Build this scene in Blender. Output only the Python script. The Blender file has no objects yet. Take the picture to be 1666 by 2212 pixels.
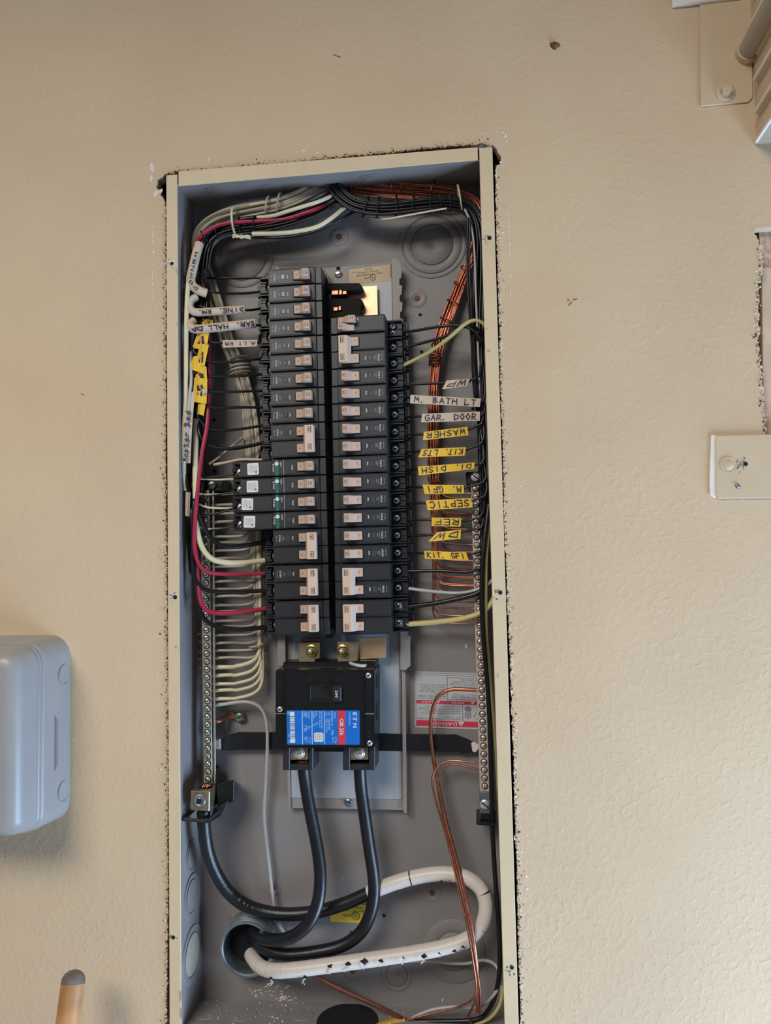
import bpy, bmesh, math, random
from mathutils import Vector, Matrix
from mathutils.geometry import tessellate_polygon
random.seed(11)
SC = bpy.context.scene
COL = SC.collection
PI = math.pi

# ---------------------------------------------------------------- camera
W, H, F = 1666, 2212, 1700.0            # picture size and focal length in pixels
NX, NY, ROLL, DIST, HC = 1036, 1206, -0.028, 0.85, 1.35
_n = Vector(((NX-W/2)/F, -(NY-H/2)/F, -1)).normalized()
_z = (Vector((0, 1, 0)) - _n*_n.y).normalized()
_x = _n.cross(_z)
_z2 = _z*math.cos(ROLL) + _x*math.sin(ROLL)
_x2 = _n.cross(_z2)
MT = Matrix((_x2, _n, _z2))             # camera -> world rotation
CAMP = Vector((0, -DIST, HC))
cd = bpy.data.cameras.new('camera'); cam = bpy.data.objects.new('camera', cd); COL.objects.link(cam)
cd.sensor_fit = 'VERTICAL'; cd.sensor_height = 36; cd.lens = 36*F/H; cd.clip_start = 0.02
cam.matrix_world = Matrix.Translation(CAMP) @ MT.to_4x4()
SC.camera = cam

# ---------------------------------------------------------------- light
SC.view_settings.view_transform = 'Standard'; SC.view_settings.look = 'None'
SC.view_settings.gamma = 1; SC.view_settings.exposure = 0.0; SC.view_settings.use_curve_mapping = False
wd = bpy.data.worlds.new('world'); SC.world = wd; wd.use_nodes = True
bg = wd.node_tree.nodes['Background']; bg.inputs[0].default_value = (0.80, 0.88, 1.0, 1); bg.inputs[1].default_value = 0.14
def area(name, loc, target, sx, sy, power, col):
    l = bpy.data.lights.new(name, 'AREA'); l.shape = 'RECTANGLE'; l.size = sx; l.size_y = sy; l.energy = power; l.color = col
    o = bpy.data.objects.new(name, l); COL.objects.link(o); o.location = loc
    o.rotation_euler = (Vector(target)-Vector(loc)).to_track_quat('-Z', 'Y').to_euler()
    return o
area('daylight_opening', (-1.10, -2.5, 3.05), (-0.10, 0, 1.2), 1.5, 1.0, 73, (1.0, 0.95, 0.87))   # open sky beyond the added eave
area('low_right_fill', (0.98, -0.34, 0.36), (0.30, 0, 0.75), 0.6, 0.8, 38, (0.50, 0.71, 1.0))            # added fill lamp low on the right, brightens the lower right wall

# ---------------------------------------------------------------- pixel -> place
def P(px, py, Y):
    """the point of the place at depth Y (0 = face of the wall, + into it) that stands at picture position px, py"""
    r = MT @ Vector(((px-W/2)/F, -(py-H/2)/F, -1))
    return CAMP + r*((Y+DIST)/r.y)
def pxs(px, py, Y): return (P(px+1, py, Y)-P(px, py, Y)).length

# ---------------------------------------------------------------- materials
def lin(c): return tuple((x/255/12.92 if x/255 <= .04045 else ((x/255+.055)/1.055)**2.4) for x in c)
MATS = {}
def mat(name, rgb, rough=.5, metal=0, var=.08, vscale=60, bump=0, bscale=400, spec=.5, rgb2=None, emit=0):
    if name in MATS: return MATS[name]
    m = bpy.data.materials.new(name); m.use_nodes = True; nt = m.node_tree; b = nt.nodes['Principled BSDF']
    c = lin(rgb); c2 = lin(rgb2) if rgb2 else tuple(x*(1-var*2) for x in c)
    tc = nt.nodes.new('ShaderNodeTexCoord')
    no = nt.nodes.new('ShaderNodeTexNoise'); no.inputs['Scale'].default_value = vscale; no.inputs['Detail'].default_value = 4
    nt.links.new(tc.outputs['Object'], no.inputs['Vector'])
    cr = nt.nodes.new('ShaderNodeValToRGB'); cr.color_ramp.elements[0].position = .35; cr.color_ramp.elements[1].position = .65
    cr.color_ramp.elements[0].color = (*c2, 1); cr.color_ramp.elements[1].color = (*c, 1)
    nt.links.new(no.outputs['Fac'], cr.inputs['Fac']); nt.links.new(cr.outputs['Color'], b.inputs['Base Color'])
    b.inputs['Roughness'].default_value = rough; b.inputs['Metallic'].default_value = metal
    b.inputs['Specular IOR Level'].default_value = spec
    if bump:
        n2 = nt.nodes.new('ShaderNodeTexNoise'); n2.inputs['Scale'].default_value = bscale; n2.inputs['Detail'].default_value = 3
        nt.links.new(tc.outputs['Object'], n2.inputs['Vector'])
        bp = nt.nodes.new('ShaderNodeBump'); bp.inputs['Strength'].default_value = bump; bp.inputs['Distance'].default_value = .001
        nt.links.new(n2.outputs['Fac'], bp.inputs['Height']); nt.links.new(bp.outputs['Normal'], b.inputs['Normal'])
    MATS[name] = m; return m

def wall_material():
    m = mat('painted_stucco', (214, 190, 150), .85, 0, .03, 5, spec=.2)
    nt = m.node_tree; b = nt.nodes['Principled BSDF']; tc = [n for n in nt.nodes if n.type == 'TEX_COORD'][0]
    # patchy pigment: yellowish and pinkish fields
    cr = [n for n in nt.nodes if n.type == 'VALTORGB'][0]
    cr.color_ramp.elements[0].color = (*lin((199, 177, 149)), 1); cr.color_ramp.elements[1].color = (*lin((206, 185, 157)), 1)
    # sprayed texture: stretched blobs of plaster plus fine sand
    n1 = nt.nodes.new('ShaderNodeTexNoise'); n1.inputs['Scale'].default_value = 150; n1.inputs['Detail'].default_value = 3; n1.inputs['Distortion'].default_value = .6
    n2 = nt.nodes.new('ShaderNodeTexNoise'); n2.inputs['Scale'].default_value = 520; n2.inputs['Detail'].default_value = 2
    n3 = nt.nodes.new('ShaderNodeTexNoise'); n3.inputs['Scale'].default_value = 9; n3.inputs['Detail'].default_value = 2
    for n in (n1, n2, n3): nt.links.new(tc.outputs['Object'], n.inputs['Vector'])
    r1 = nt.nodes.new('ShaderNodeValToRGB'); r1.color_ramp.elements[0].position = .48; r1.color_ramp.elements[1].position = .66
    nt.links.new(n1.outputs['Fac'], r1.inputs['Fac'])
    mu = nt.nodes.new('ShaderNodeMath'); mu.operation = 'MULTIPLY'; nt.links.new(r1.outputs['Color'], mu.inputs[0]); nt.links.new(n3.outputs['Fac'], mu.inputs[1])
    b1 = nt.nodes.new('ShaderNodeBump'); b1.inputs['Strength'].default_value = .36; b1.inputs['Distance'].default_value = .0010
    b2 = nt.nodes.new('ShaderNodeBump'); b2.inputs['Strength'].default_value = .25; b2.inputs['Distance'].default_value = .0004
    nt.links.new(mu.outputs[0], b1.inputs['Height']); nt.links.new(n2.outputs['Fac'], b2.inputs['Height'])
    nt.links.new(b1.outputs['Normal'], b2.inputs['Normal']); nt.links.new(b2.outputs['Normal'], b.inputs['Normal'])
    return m
M_WALL = wall_material()
M_FLANGE = mat('flange_paint', (208, 189, 156), .6, 0, .03, 30, .15, 500)
M_BOX = mat('enclosure_paint', (134, 129, 128), .5, 0, .05, 14, .06, 900)
M_PAN = mat('pan_paint', (144, 137, 133), .5, 0, .05, 20)
M_SHEET = mat('grey_barrier_sheet', (160, 165, 172), .35, 0, .03, 20)
M_BLACK = mat('black_plastic', (34, 36, 41), .42, 0, .10, 90, .12, 1500)
M_BLACK2 = mat('black_plastic_gloss', (14, 15, 18), .34, 0, .10, 60)
M_DARK = mat('deep_black', (9, 9, 11), .85, 0, .1, 50)
M_HANDLE = mat('tan_handle_plastic', (194, 165, 148), .5, 0, .04, 80)
M_TIE = mat('cream_tie_plastic', (208, 182, 162), .5, 0, .03, 80)
M_PRINT = mat('white_print', (206, 210, 218), .6, 0, .04, 80)
M_INK = mat('dark_print', (66, 48, 44), .7, 0, .04, 80)
M_GREYINK = mat('grey_print', (120, 122, 128), .7, 0, .04, 80)
M_MARK = mat('marker_ink', (44, 34, 70), .6, 0, .15, 300)
M_ZINC = mat('zinc_screw', (226, 226, 220), .3, .7, .12, 300)
M_ALU = mat('aluminium_bar', (196, 190, 174), .36, .7, .10, 200)
M_ALUP = mat('aluminium_bar_pink', (214, 196, 186), .42, .4, .06, 200)
M_BRASS = mat('brass_plated', (216, 182, 110), .28, 1, .10, 300)
M_TIN = mat('tinned_plate', (178, 164, 138), .4, .9, .12, 120)
M_COPPER = mat('copper', (206, 132, 106), .4, 1, .16, 120)
M_COPDARK = mat('aged_copper', (170, 112, 92), .42, .9, .14, 120)
M_COPPLATE = mat('copper_plate', (222, 180, 144), .42, .9, .04, 40)
M_CABLE = mat('black_cable', (20, 22, 28), .38, 0, .12, 60, .15, 300)
M_BWIRE = mat('black_insulation', (13, 14, 19), .36, 0, .1, 60)
M_WWIRE = mat('grey_white_insulation', (176, 166, 152), .45, 0, .06, 40)
M_CREAM = mat('cream_insulation', (212, 202, 168), .42, 0, .04, 40)
M_TAN = mat('tan_insulation', (196, 180, 122), .45, 0, .05, 40)
M_GREYW = mat('light_grey_insulation', (178, 176, 174), .45, 0, .04, 40)
M_RED = mat('red_insulation', (168, 40, 66), .38, 0, .08, 40)
M_WTAPE = mat('white_vinyl_tape', (214, 204, 196), .4, 0, .04, 30, .1, 90)
M_FLAGW = mat('white_tape_flag', (200, 182, 162), .55, 0, .04, 60)
M_FLAGY = mat('yellow_tape_flag', (232, 188, 48), .5, 0, .06, 60)
M_LABELW = mat('white_label', (214, 214, 210), .5, 0, .02, 60)
M_DLABEL = mat('danger_label_white', (184, 187, 192), .5, 0, .02, 60)
M_BLUE = mat('blue_label', (10, 104, 196), .4, 0, .04, 40)
M_REDL = mat('red_label', (206, 52, 76), .45, 0, .04, 40)
M_SKY = mat('pale_blue_print', (178, 214, 246), .5, 0, .02, 40)
M_GREEN = mat('green_stripe', (16, 98, 84), .5, 0, .05, 60)
M_GSCREW = mat('green_screw', (112, 150, 130), .35, .6, .12, 200)
M_STICKER = mat('tan_sticker', (196, 172, 138), .55, 0, .03, 60)
M_YSTICK = mat('yellow_sticker', (222, 186, 62), .5, 0, .04, 60)
M_GALV = mat('galvanised_steel', (150, 158, 164), .38, .8, .16, 60, .1, 300)
M_RUST = mat('rusty_screw', (120, 76, 58), .7, .2, .2, 200)
M_CRUMB = mat('raw_plaster', (206, 182, 158), .95, 0, .2, 200)
M_CRUMBD = mat('dirty_plaster', (112, 82, 58), .95, 0, .25, 200)
M_WHITEP = mat('white_gypsum', (226, 216, 208), .95, 0, .06, 200)
M_GAP = mat('wall_cavity', (40, 34, 30), .95, 0, .2, 60)
M_GREYBOX = mat('grey_box_plastic', (152, 151, 151), .38, 0, .03, 20, .08, 900)
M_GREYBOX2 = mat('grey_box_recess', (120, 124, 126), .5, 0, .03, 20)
M_WOOD = mat('varnished_wood', (206, 150, 96), .5, 0, .2, 22, .1, 200)
M_WOODD = mat('weathered_wood', (122, 112, 102), .7, 0, .2, 60)
M_BOARD = mat('painted_board', (206, 184, 160), .8, 0, .12, 24, .3, 120)
M_METALP = mat('painted_metal', (203, 182, 154), .55, 0, .03, 20, .08, 600)
M_METALG = mat('painted_metal_grey', (170, 158, 142), .5, 0, .05, 20, .08, 600)
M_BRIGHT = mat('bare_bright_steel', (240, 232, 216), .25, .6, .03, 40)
M_WHITE = mat('white_paint_and_glint', (232, 228, 222), .5, 0, .03, 30)  # white paint, also used for the painted-in glint on the louver edges
M_YCABLE = mat('yellow_jacket', (212, 160, 58), .45, 0, .06, 30)
M_BROWN = mat('brown_husk', (120, 84, 54), .85, 0, .25, 200)
M_FLOOR = mat('concrete_floor', (184, 181, 176), .85, 0, .1, 4, .3, 60)
M_CLEAR = mat('smoked_window', (70, 72, 80), .25, 0, .1, 60)

# ---------------------------------------------------------------- mesh helpers
class MB:
    def __init__(s): s.v = []; s.f = []
    def add(s, v, f):
        n = len(s.v); s.v += [tuple(x) for x in v]; s.f += [tuple(i+n for i in q) for q in f]; return s
    def box(s, x0, x1, y0, y1, z0, z1):
        v = [(x, y, z) for x in (x0, x1) for y in (y0, y1) for z in (z0, z1)]
        return s.add(v, [(0, 1, 3, 2), (4, 6, 7, 5), (0, 4, 5, 1), (2, 3, 7, 6), (0, 2, 6, 4), (1, 5, 7, 3)])
    def hexa(s, a, b):
        """two facing quads a, b (4 points each)"""
        return s.add(list(a)+list(b), [(3, 2, 1, 0), (4, 5, 6, 7)]+[(i, (i+1) % 4, 4+(i+1) % 4, 4+i) for i in range(4)])
    def prism(s, poly, d0, d1, axis='y'):
        """2-D outline swept along an axis: axis y takes (x,z) outlines, x takes (y,z), z takes (x,y)"""
        def mk(a, b, d): return {'y': (a, d, b), 'x': (d, a, b), 'z': (a, b, d)}[axis]
        n = len(poly); v = [mk(a, b, d0) for a, b in poly]+[mk(a, b, d1) for a, b in poly]
        return s.add(v, [tuple(range(n-1, -1, -1)), tuple(range(n, 2*n))]+[(i, (i+1) % n, n+(i+1) % n, n+i) for i in range(n)])
    def slab(s, pts, t):
        """a polygon of points in the place given a thickness t into the wall"""
        n = len(pts); b = [Vector(p)+Vector((0, t, 0)) for p in pts]
        return s.add(list(pts)+b, [tuple(range(n)), tuple(range(2*n-1, n-1, -1))]+[(i, n+i, n+(i+1) % n, (i+1) % n) for i in range(n)])
    def lathe(s, prof, c, ax=(0, -1, 0), n=14, cap=True):
        """profile [(radius, height)] turned about the axis ax through c"""
        ax = Vector(ax).normalized(); u = ax.orthogonal().normalized(); w = ax.cross(u); c = Vector(c)
        v = []; f = []
        for r, h in prof:
            for i in range(n):
                a = 2*PI*i/n; v.append(c+ax*h+(u*math.cos(a)+w*math.sin(a))*r)
        for k in range(len(prof)-1):
            for i in range(n):
                j = (i+1) % n; f.append((k*n+i, k*n+j, (k+1)*n+j, (k+1)*n+i))
        if cap: f.append(tuple(range(n-1, -1, -1))); f.append(tuple((len(prof)-1)*n+i for i in range(n)))
        return s.add(v, f)
    def tube(s, pts, r, n=8, cap=True):
        pts = [Vector(p) for p in pts]; m = len(pts)
        rr = r if isinstance(r, (list, tuple)) else [r]*m
        t0 = (pts[1]-pts[0]).normalized(); u = t0.orthogonal().normalized()
        v = []; f = []
        for k in range(m):
            t = (pts[min(k+1, m-1)]-pts[max(k-1, 0)]).normalized()
            u = (u-t*u.dot(t)).normalized(); w = t.cross(u)
            for i in range(n):
                a = 2*PI*i/n; v.append(pts[k]+(u*math.cos(a)+w*math.sin(a))*rr[k])
        for k in range(m-1):
            for i in range(n):
                j = (i+1) % n; f.append((k*n+i, k*n+j, (k+1)*n+j, (k+1)*n+i))
        if cap: f.append(tuple(range(n-1, -1, -1))); f.append(tuple((m-1)*n+i for i in range(n)))
        return s.add(v, f)
    def mesh(s, name, bevel=0, smooth=False, seg=1):
        me = bpy.data.meshes.new(name); bm = bmesh.new()
        vs = [bm.verts.new(p) for p in s.v]
        for q in s.f:
            try: bm.faces.new([vs[i] for i in q])
            except ValueError: pass
        bmesh.ops.recalc_face_normals(bm, faces=bm.faces)
        if bevel:
            ed = [e for e in bm.edges if len(e.link_faces) == 2 and e.calc_face_angle(0) > .5]
            bmesh.ops.bevel(bm, geom=ed, offset=bevel, segments=seg, affect='EDGES', clamp_overlap=True)
        bm.to_mesh(me); bm.free()
        if smooth:
            me.polygons.foreach_set('use_smooth', [True]*len(me.polygons)); me.set_sharp_from_angle(angle=math.radians(64))
        return me
def link(name, me, m, parent=None):
    o = bpy.data.objects.new(name, me); COL.objects.link(o)
    if m and not me.materials: me.materials.append(m)
    if parent: o.parent = parent
    return o
def tag(o, label=None, cat=None, group=None, kind=None):
    if label: o['label'] = label
    if cat: o['category'] = cat
    if group: o['group'] = group
    if kind: o['kind'] = kind
    return o
def root(name, loc, label, cat, group=None):
    o = bpy.data.objects.new(name, None); COL.objects.link(o); o.location = loc; o.empty_display_size = .02
    return tag(o, label, cat, group)
def wbase(o):
    """world offset of a parent chain that only translates"""
    v = Vector((0, 0, 0))
    while o: v += o.location; o = o.parent
    return v
def part(name, mb, m, parent, bevel=0, smooth=False, label=None, seg=1):
    """mb in world coordinates; the object gets its own origin and hangs on parent"""
    o = top(name, mb, m, None, None, bevel=bevel, smooth=smooth, seg=seg)
    o.location = o.location - wbase(parent); o.parent = parent
    if label: o['label'] = label
    return o
def top(name, mb, m, label, cat, group=None, bevel=0, smooth=False, seg=1):
    xs = [p[0] for p in mb.v]; ys = [p[1] for p in mb.v]; zs = [p[2] for p in mb.v]
    c = Vector(((min(xs)+max(xs))/2, (min(ys)+max(ys))/2, min(zs)))
    mb.v = [(p[0]-c.x, p[1]-c.y, p[2]-c.z) for p in mb.v]
    o = link(name, mb.mesh(name, bevel, smooth, seg), m); o.location = c
    return tag(o, label, cat, group)
def spline(pts, step=7.0):
    """Catmull-Rom through (px, py, Y) points, about one sample every step pixels"""
    q = [Vector(p) for p in pts]; out = []
    if len(q) == 2:
        n = max(2, int((q[1]-q[0]).length/step)); return [q[0].lerp(q[1], i/n) for i in range(n+1)]
    for i in range(len(q)-1):
        a = q[max(i-1, 0)]; b = q[i]; c = q[i+1]; d = q[min(i+2, len(q)-1)]
        n = max(2, int((c-b).length/step))
        for k in range(n):
            t = k/n
            out.append(.5*((2*b)+(c-a)*t+(2*a-5*b+4*c-d)*t*t+(3*b-a-3*c+d)*t**3))
    out.append(q[-1]); return out
def cable(mb, pts, r, n=8, step=7.0):
    s = spline(pts, step); w = [P(*p) for p in s]
    mid = s[len(s)//2]; mb.tube(w, r*pxs(*mid), n); return mb
def wire(name, pts, r, m, label, group=None, n=7, step=7.0, cat='wire'):
    return top(name, cable(MB(), pts, r, n, step), m, label, cat, group, smooth=True)

# ---- lettering
_TX = {}
def glyphs(txt, bold=False):
    k = (txt, bold)
    if k not in _TX:
        c = bpy.data.curves.new('t', 'FONT'); c.body = txt; c.size = 1; c.resolution_u = 1; c.align_x = 'CENTER'; c.align_y = 'CENTER'
        if bold: c.offset = .022
        o = bpy.data.objects.new('t', c); COL.objects.link(o)
        me = bpy.data.meshes.new_from_object(o.evaluated_get(bpy.context.evaluated_depsgraph_get()))
        _TX[k] = ([(v.co.x, v.co.y) for v in me.vertices], [tuple(p.vertices) for p in me.polygons])
        bpy.data.objects.remove(o); bpy.data.meshes.remove(me); bpy.data.curves.remove(c)
    return _TX[k]
def put_text(mb, txt, fn, width, height, bold=False):
    """glyph box fitted into width x height; fn maps (a right, b up) to a place"""
    v, f = glyphs(txt, bold)
    if not v: return
    x0 = min(p[0] for p in v); x1 = max(p[0] for p in v); y0 = min(p[1] for p in v); y1 = max(p[1] for p in v)
    mb.add([fn(((x-(x0+x1)/2)/(x1-x0))*width, ((y-(y0+y1)/2)/(y1-y0))*height) for x, y in v], f)
STROKE = {  # a marker hand: polylines in a 1 x 1 box
 'A': [[(0, 0), (.5, 1), (1, 0)], [(.2, .4), (.8, .4)]], 'B': [[(0, 0), (0, 1), (.8, .85), (.1, .55), (1, .3), (0, 0)]],
 'C': [[(1, .85), (.4, 1), (0, .5), (.4, 0), (1, .15)]], 'D': [[(0, 0), (.05, 1), (.9, .7), (.9, .25), (0, 0)]],
 'E': [[(1, 1), (0, 1), (0, 0), (1, 0)], [(0, .5), (.8, .5)]], 'F': [[(1, 1), (0, 1), (0, 0)], [(0, .5), (.8, .5)]],
 'G': [[(1, .9), (.3, 1), (0, .5), (.3, 0), (1, .1), (1, .45), (.55, .45)]], 'H': [[(0, 0), (.05, 1)], [(1, 0), (.95, 1)], [(0, .5), (1, .55)]],
 'I': [[(.5, 0), (.5, 1)]], 'K': [[(0, 0), (0, 1)], [(.9, 1), (.05, .5), (1, 0)]], 'L': [[(0, 1), (0, 0), (.9, .05)]],
 'M': [[(0, 0), (.15, 1), (.5, .35), (.85, 1), (1, 0)]], 'N': [[(0, 0), (.05, 1), (.95, 0), (1, 1)]],
 'O': [[(.5, 1), (0, .5), (.5, 0), (1, .5), (.5, 1)]], 'P': [[(0, 0), (.05, 1), (.9, .8), (.85, .5), (.05, .45)]],
 'R': [[(0, 0), (.05, 1), (.9, .8), (.8, .5), (.05, .45), (1, 0)]], 'S': [[(1, .85), (.4, 1), (.05, .7), (.9, .35), (.6, 0), (0, .1)]],
 'T': [[(0, 1), (1, .95)], [(.5, .97), (.5, 0)]], 'W': [[(0, 1), (.2, 0), (.5, .7), (.8, 0), (1, 1)]], 'U': [[(0, 1), (.1, .1), (.6, 0), (1, .3), (1, 1)]],
 'Y': [[(0, 1), (.5, .5), (1, 1)], [(.5, .5), (.4, 0)]], 'V': [[(0, 1), (.5, 0), (1, 1)]],
 '2': [[(0, .8), (.5, 1), (.9, .7), (0, 0), (1, .05)]], '.': [[(.1, 0), (.3, .12)]], ' ': [],
 'a': [[(.9, .6), (.3, .6), (0, .3), (.3, 0), (.85, .2), (.9, .6), (.95, 0)]], 's': [[(.9, .55), (.3, .62), (.2, .4), (.8, .25), (.6, 0), (.05, .05)]],
 't': [[(.45, 1), (.45, .1), (.9, 0)], [(0, .65), (.95, .68)]], 'e': [[(.1, .35), (.9, .4), (.6, .65), (.1, .4), (.3, 0), (.95, .1)]],
 'r': [[(.1, .6), (.2, 0)], [(.15, .4), (.5, .62), (.9, .55)]], 'd': [[(.9, 1), (.9, 0), (.3, 0), (.05, .3), (.4, .6), (.9, .4)]], 'i': [[(.5, .6), (.5, 0)], [(.45, .85), (.55, .9)]],
}
def handwrite(mb, txt, surf, s0, s1, hh, lw, flip=False, asp=1.0):
    """strokes laid on a surface surf(s, t); s along the flag, t in -1..1 across it"""
    n = len(txt); adv = 1.0/n
    for i, ch in enumerate(txt):
        for pl in STROKE.get(ch, []):
            pts = []
            for a, b in pl:
                x = (i+.12+.70*a+random.uniform(-.03, .03))*adv; y = (b-.5)*2*hh+random.uniform(-.05, .05)
                if flip: x = 1-x; y = -y
                pts.append((s0+(s1-s0)*x, y))
            for (xa, ya), (xb, yb) in zip(pts[:-1], pts[1:]):
                d = Vector(((xb-xa)*asp, yb-ya)); L = d.length or 1e-6; d /= L
                nx, ny = -d.y*lw/asp, d.x*lw; ex, ey = d.x*lw*.5/asp, d.y*lw*.5
                mb.add([surf(xa+nx-ex, ya+ny-ey), surf(xa-nx-ex, ya-ny-ey), surf(xb-nx+ex, yb-ny+ey), surf(xb+nx+ex, yb+ny+ey)], [(0, 1, 2, 3)])

# ================================================================ the setting
YB = 0.062                                     # back sheet of the enclosure
XL = P(388.5, 1300, 0).x; XR = P(1062.5, 1260, 0).x; ZT = P(710, 374, 0).z; ZB = P(640, 2236, 0).z
def jag(pts, step, amp):
    out = []
    for (ax, ay), (bx, by) in zip(pts[:-1], pts[1:]):
        L = math.hypot(bx-ax, by-ay); n = max(1, int(L/step)); nx, ny = -(by-ay)/L, (bx-ax)/L
        for k in range(n):
            t = k/n; j = random.gauss(0, amp)*(0 if k == 0 and n == 1 else 1)
            out.append((ax+(bx-ax)*t+nx*j, ay+(by-ay)*t+ny*j))
    return out
LEFT_CUT = [(361, 2268), (360, 2200), (362, 2000), (363, 1700), (363, 1500), (361, 1300), (358, 1000), (359, 800), (359, 600), (358, 440)]
TL_HOLE = [(358, 440), (352, 425), (338, 404), (340, 388), (350, 382), (362, 376)]
TOP_CUT = [(362, 376), (385, 370), (440, 368), (500, 362), (560, 356), (620, 352), (680, 345), (740, 338), (800, 334), (860, 327), (920, 320), (980, 315), (1040, 311), (1062, 314)]
TR_HOLE = [(1062, 314), (1074, 322), (1083, 338), (1082, 352), (1074, 358)]
RIGHT_CUT = [(1071, 358), (1072, 450), (1075, 560), (1079, 700), (1081, 800), (1084, 900), (1088, 1000), (1089, 1100), (1091, 1160), (1095, 1240), (1096, 1300), (1100, 1360),
             (1103, 1430), (1105, 1500), (1107, 1560), (1111, 1650), (1112, 1720), (1114, 1800), (1118, 1870), (1119, 1950), (1123, 2100), (1126, 2200), (1128, 2306)]
cut = jag(LEFT_CUT, 4, .9)+jag(TL_HOLE, 5, 1.5)+jag(TOP_CUT, 4, 1.2)+jag(TR_HOLE, 5, 1.2)+jag(RIGHT_CUT, 4, 1.1)+[(1128, 2306)]
cut2 = jag([(1634, 494), (1630, 506), (1644, 530), (1648, 580), (1640, 610), (1638, 650), (1642, 700), (1638, 740), (1644, 790), (1650, 850), (1652, 900), (1655, 938), (1656, 1000), (1900, 1000)], 5, 2.0)+[(1900, 1000), (1900, 486), (1700, 488)]
def wall():
    mb = MB(); loops = [[Vector((-1.7, 0, 0)), Vector((1.7, 0, 0)), Vector((1.7, 0, 2.6)), Vector((-1.7, 0, 2.6))], [P(x, y, 0) for x, y in cut], [P(x, y, 0) for x, y in cut2]]
    tris = tessellate_polygon([[(p.x, p.z, 0) for p in l] for l in loops])
    flat = [p for l in loops for p in l]; mb.add(flat, [tuple(t) for t in tris])
    base = 4
    for l, th in ((loops[1], .014), (loops[2], .014)):
        n = len(l); mb.add(list(l)+[p+Vector((0, th, 0)) for p in l], [(i, (i+1) % n, n+(i+1) % n, n+i) for i in range(n)])
    o = link('wall_front', mb.mesh('wall_front'), M_WALL); return tag(o, kind='structure', label='beige sprayed stucco wall around the open panel')
WALL = wall()
mb = MB().box(-1.7, 1.7, .085, .095, 0, 2.6); tag(link('wall_cavity', mb.mesh('wall_cavity'), M_GAP), kind='structure', label='dark cavity behind the cut plaster')
mb = MB().box(-1.7, 1.7, -3.2, .095, -.05, 0); tag(link('floor', mb.mesh('floor'), M_FLOOR), kind='structure', label='grey concrete floor below the wall')

mb = MB().box(-1.7, 1.7, -1.10, .095, 2.42, 2.46); tag(link('shading_eave', mb.mesh('shading_eave'), M_WALL), kind='structure', label='unseen eave added to shade the upper wall')  # out of view, added and sized to darken the top of the wall
# torn plaster: crumbs along the cuts, chips of missing paint, hairline scratches (all fixed to the wall)
def crumb(mb, p, r):
    a = random.uniform(0, 6.28); n = 5; v = []
    for i in range(n):
        q = a+2*PI*i/n; k = r*random.uniform(.5, 1.3); v.append(p+Vector((math.cos(q)*k, .0002, math.sin(q)*k)))
    v.append(p+Vector((random.uniform(-.3, .3)*r, -r*random.uniform(.4, 1.1), random.uniform(-.3, .3)*r)))
    mb.add(v, [(i, (i+1) % n, n) for i in range(n)])
mc, md, mw = MB(), MB(), MB()
def along(pts, step):
    for (ax, ay), (bx, by) in zip(pts[:-1], pts[1:]):
        n = max(1, int(math.hypot(bx-ax, by-ay)/step))
        for k in range(n): yield ax+(bx-ax)*k/n, ay+(by-ay)*k/n
for x, y in along(LEFT_CUT, 1.5):
    crumb(random.choice((mc, mc, md, mw)), P(x-random.expovariate(.36), y, 0), random.uniform(.0005, .0016))
for x, y in along(TOP_CUT, 1.5):
    crumb(random.choice((mc, md, md, mc)), P(x, y-random.expovariate(.35)+1.5, 0), random.uniform(.0005, .0014))
for x, y in along(RIGHT_CUT, 1.8):
    crumb(random.choice((mc, mc, mw, md)), P(x+random.expovariate(.36), y, 0), random.uniform(.0005, .0016))
for x, y in along([(1644, 530), (1646, 580), (1638, 620), (1638, 740), (1645, 800), (1654, 935)], 2):
    crumb(random.choice((mc, mw, md, mc)), P(x+random.gauss(-2, 3), y, 0), random.uniform(.0007, .0018))
def chip(mb, px, py, w, h, Y=-.00025):
    n = 9; v = []
    for i in range(n):
        q = 2*PI*i/n; k = random.uniform(.6, 1.15); v.append(P(px+math.cos(q)*w*.5*k, py+math.sin(q)*h*.5*k, Y))
    c = P(px, py, Y-.0002); mb.add(v+[c], [(i, (i+1) % n, n) for i in range(n)])
for (x, y, w, h) in [(329, 362, 12, 22), (326, 385, 8, 16), (336, 418, 14, 16), (348, 412, 8, 12), (452, 345, 5, 9), (1085, 286, 12, 5), (1092, 294, 6, 14), (1095, 305, 5, 8), (655, 325, 12, 5),
                     (686, 330, 9, 6), (640, 327, 6, 4), (1082, 350, 7, 7), (1127, 1840, 4, 6), (1137, 1893, 6, 8), (1139, 1920, 6, 10), (1131, 1975, 5, 6), (1114, 1660, 7, 12), (1112, 1810, 6, 14), (1125, 1050, 4, 7)]:
    chip(mw, x, y, w, h)
for x0, y0, x1, y1, wd_ in [(331, 488, 330, 515, 4), (330, 515, 332, 560, 5), (332, 560, 329, 600, 4), (329, 600, 331, 650, 4), (1098, 455, 1099, 500, 4), (1099, 500, 1101, 540, 5), (1101, 540, 1102, 600, 4), (1103, 620, 1102, 640, 3)]:
    for k in range(8):
        t = (k+random.random())/8; chip(mw, x0+(x1-x0)*t, y0+(y1-y0)*t, wd_*random.uniform(.5, 1), 6)
for x, y in along([(1108, 700), (1113, 1000), (1122, 1300), (1134, 1700), (1146, 2200)], 26): chip(mw, x+random.gauss(0, 1.2), y, 2, random.uniform(2, 7))
for x, y in along([(390, 352), (560, 338), (740, 316), (900, 302), (1060, 288)], 17): chip(mw, x, y+random.gauss(0, 1.5), random.uniform(2, 6), 1.6)
for x, y in along([(330, 700), (334, 1000), (338, 1400), (336, 1900), (330, 2200)], 60): chip(mw, x+random.gauss(0, 3), y, 2, random.uniform(3, 9))
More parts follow.
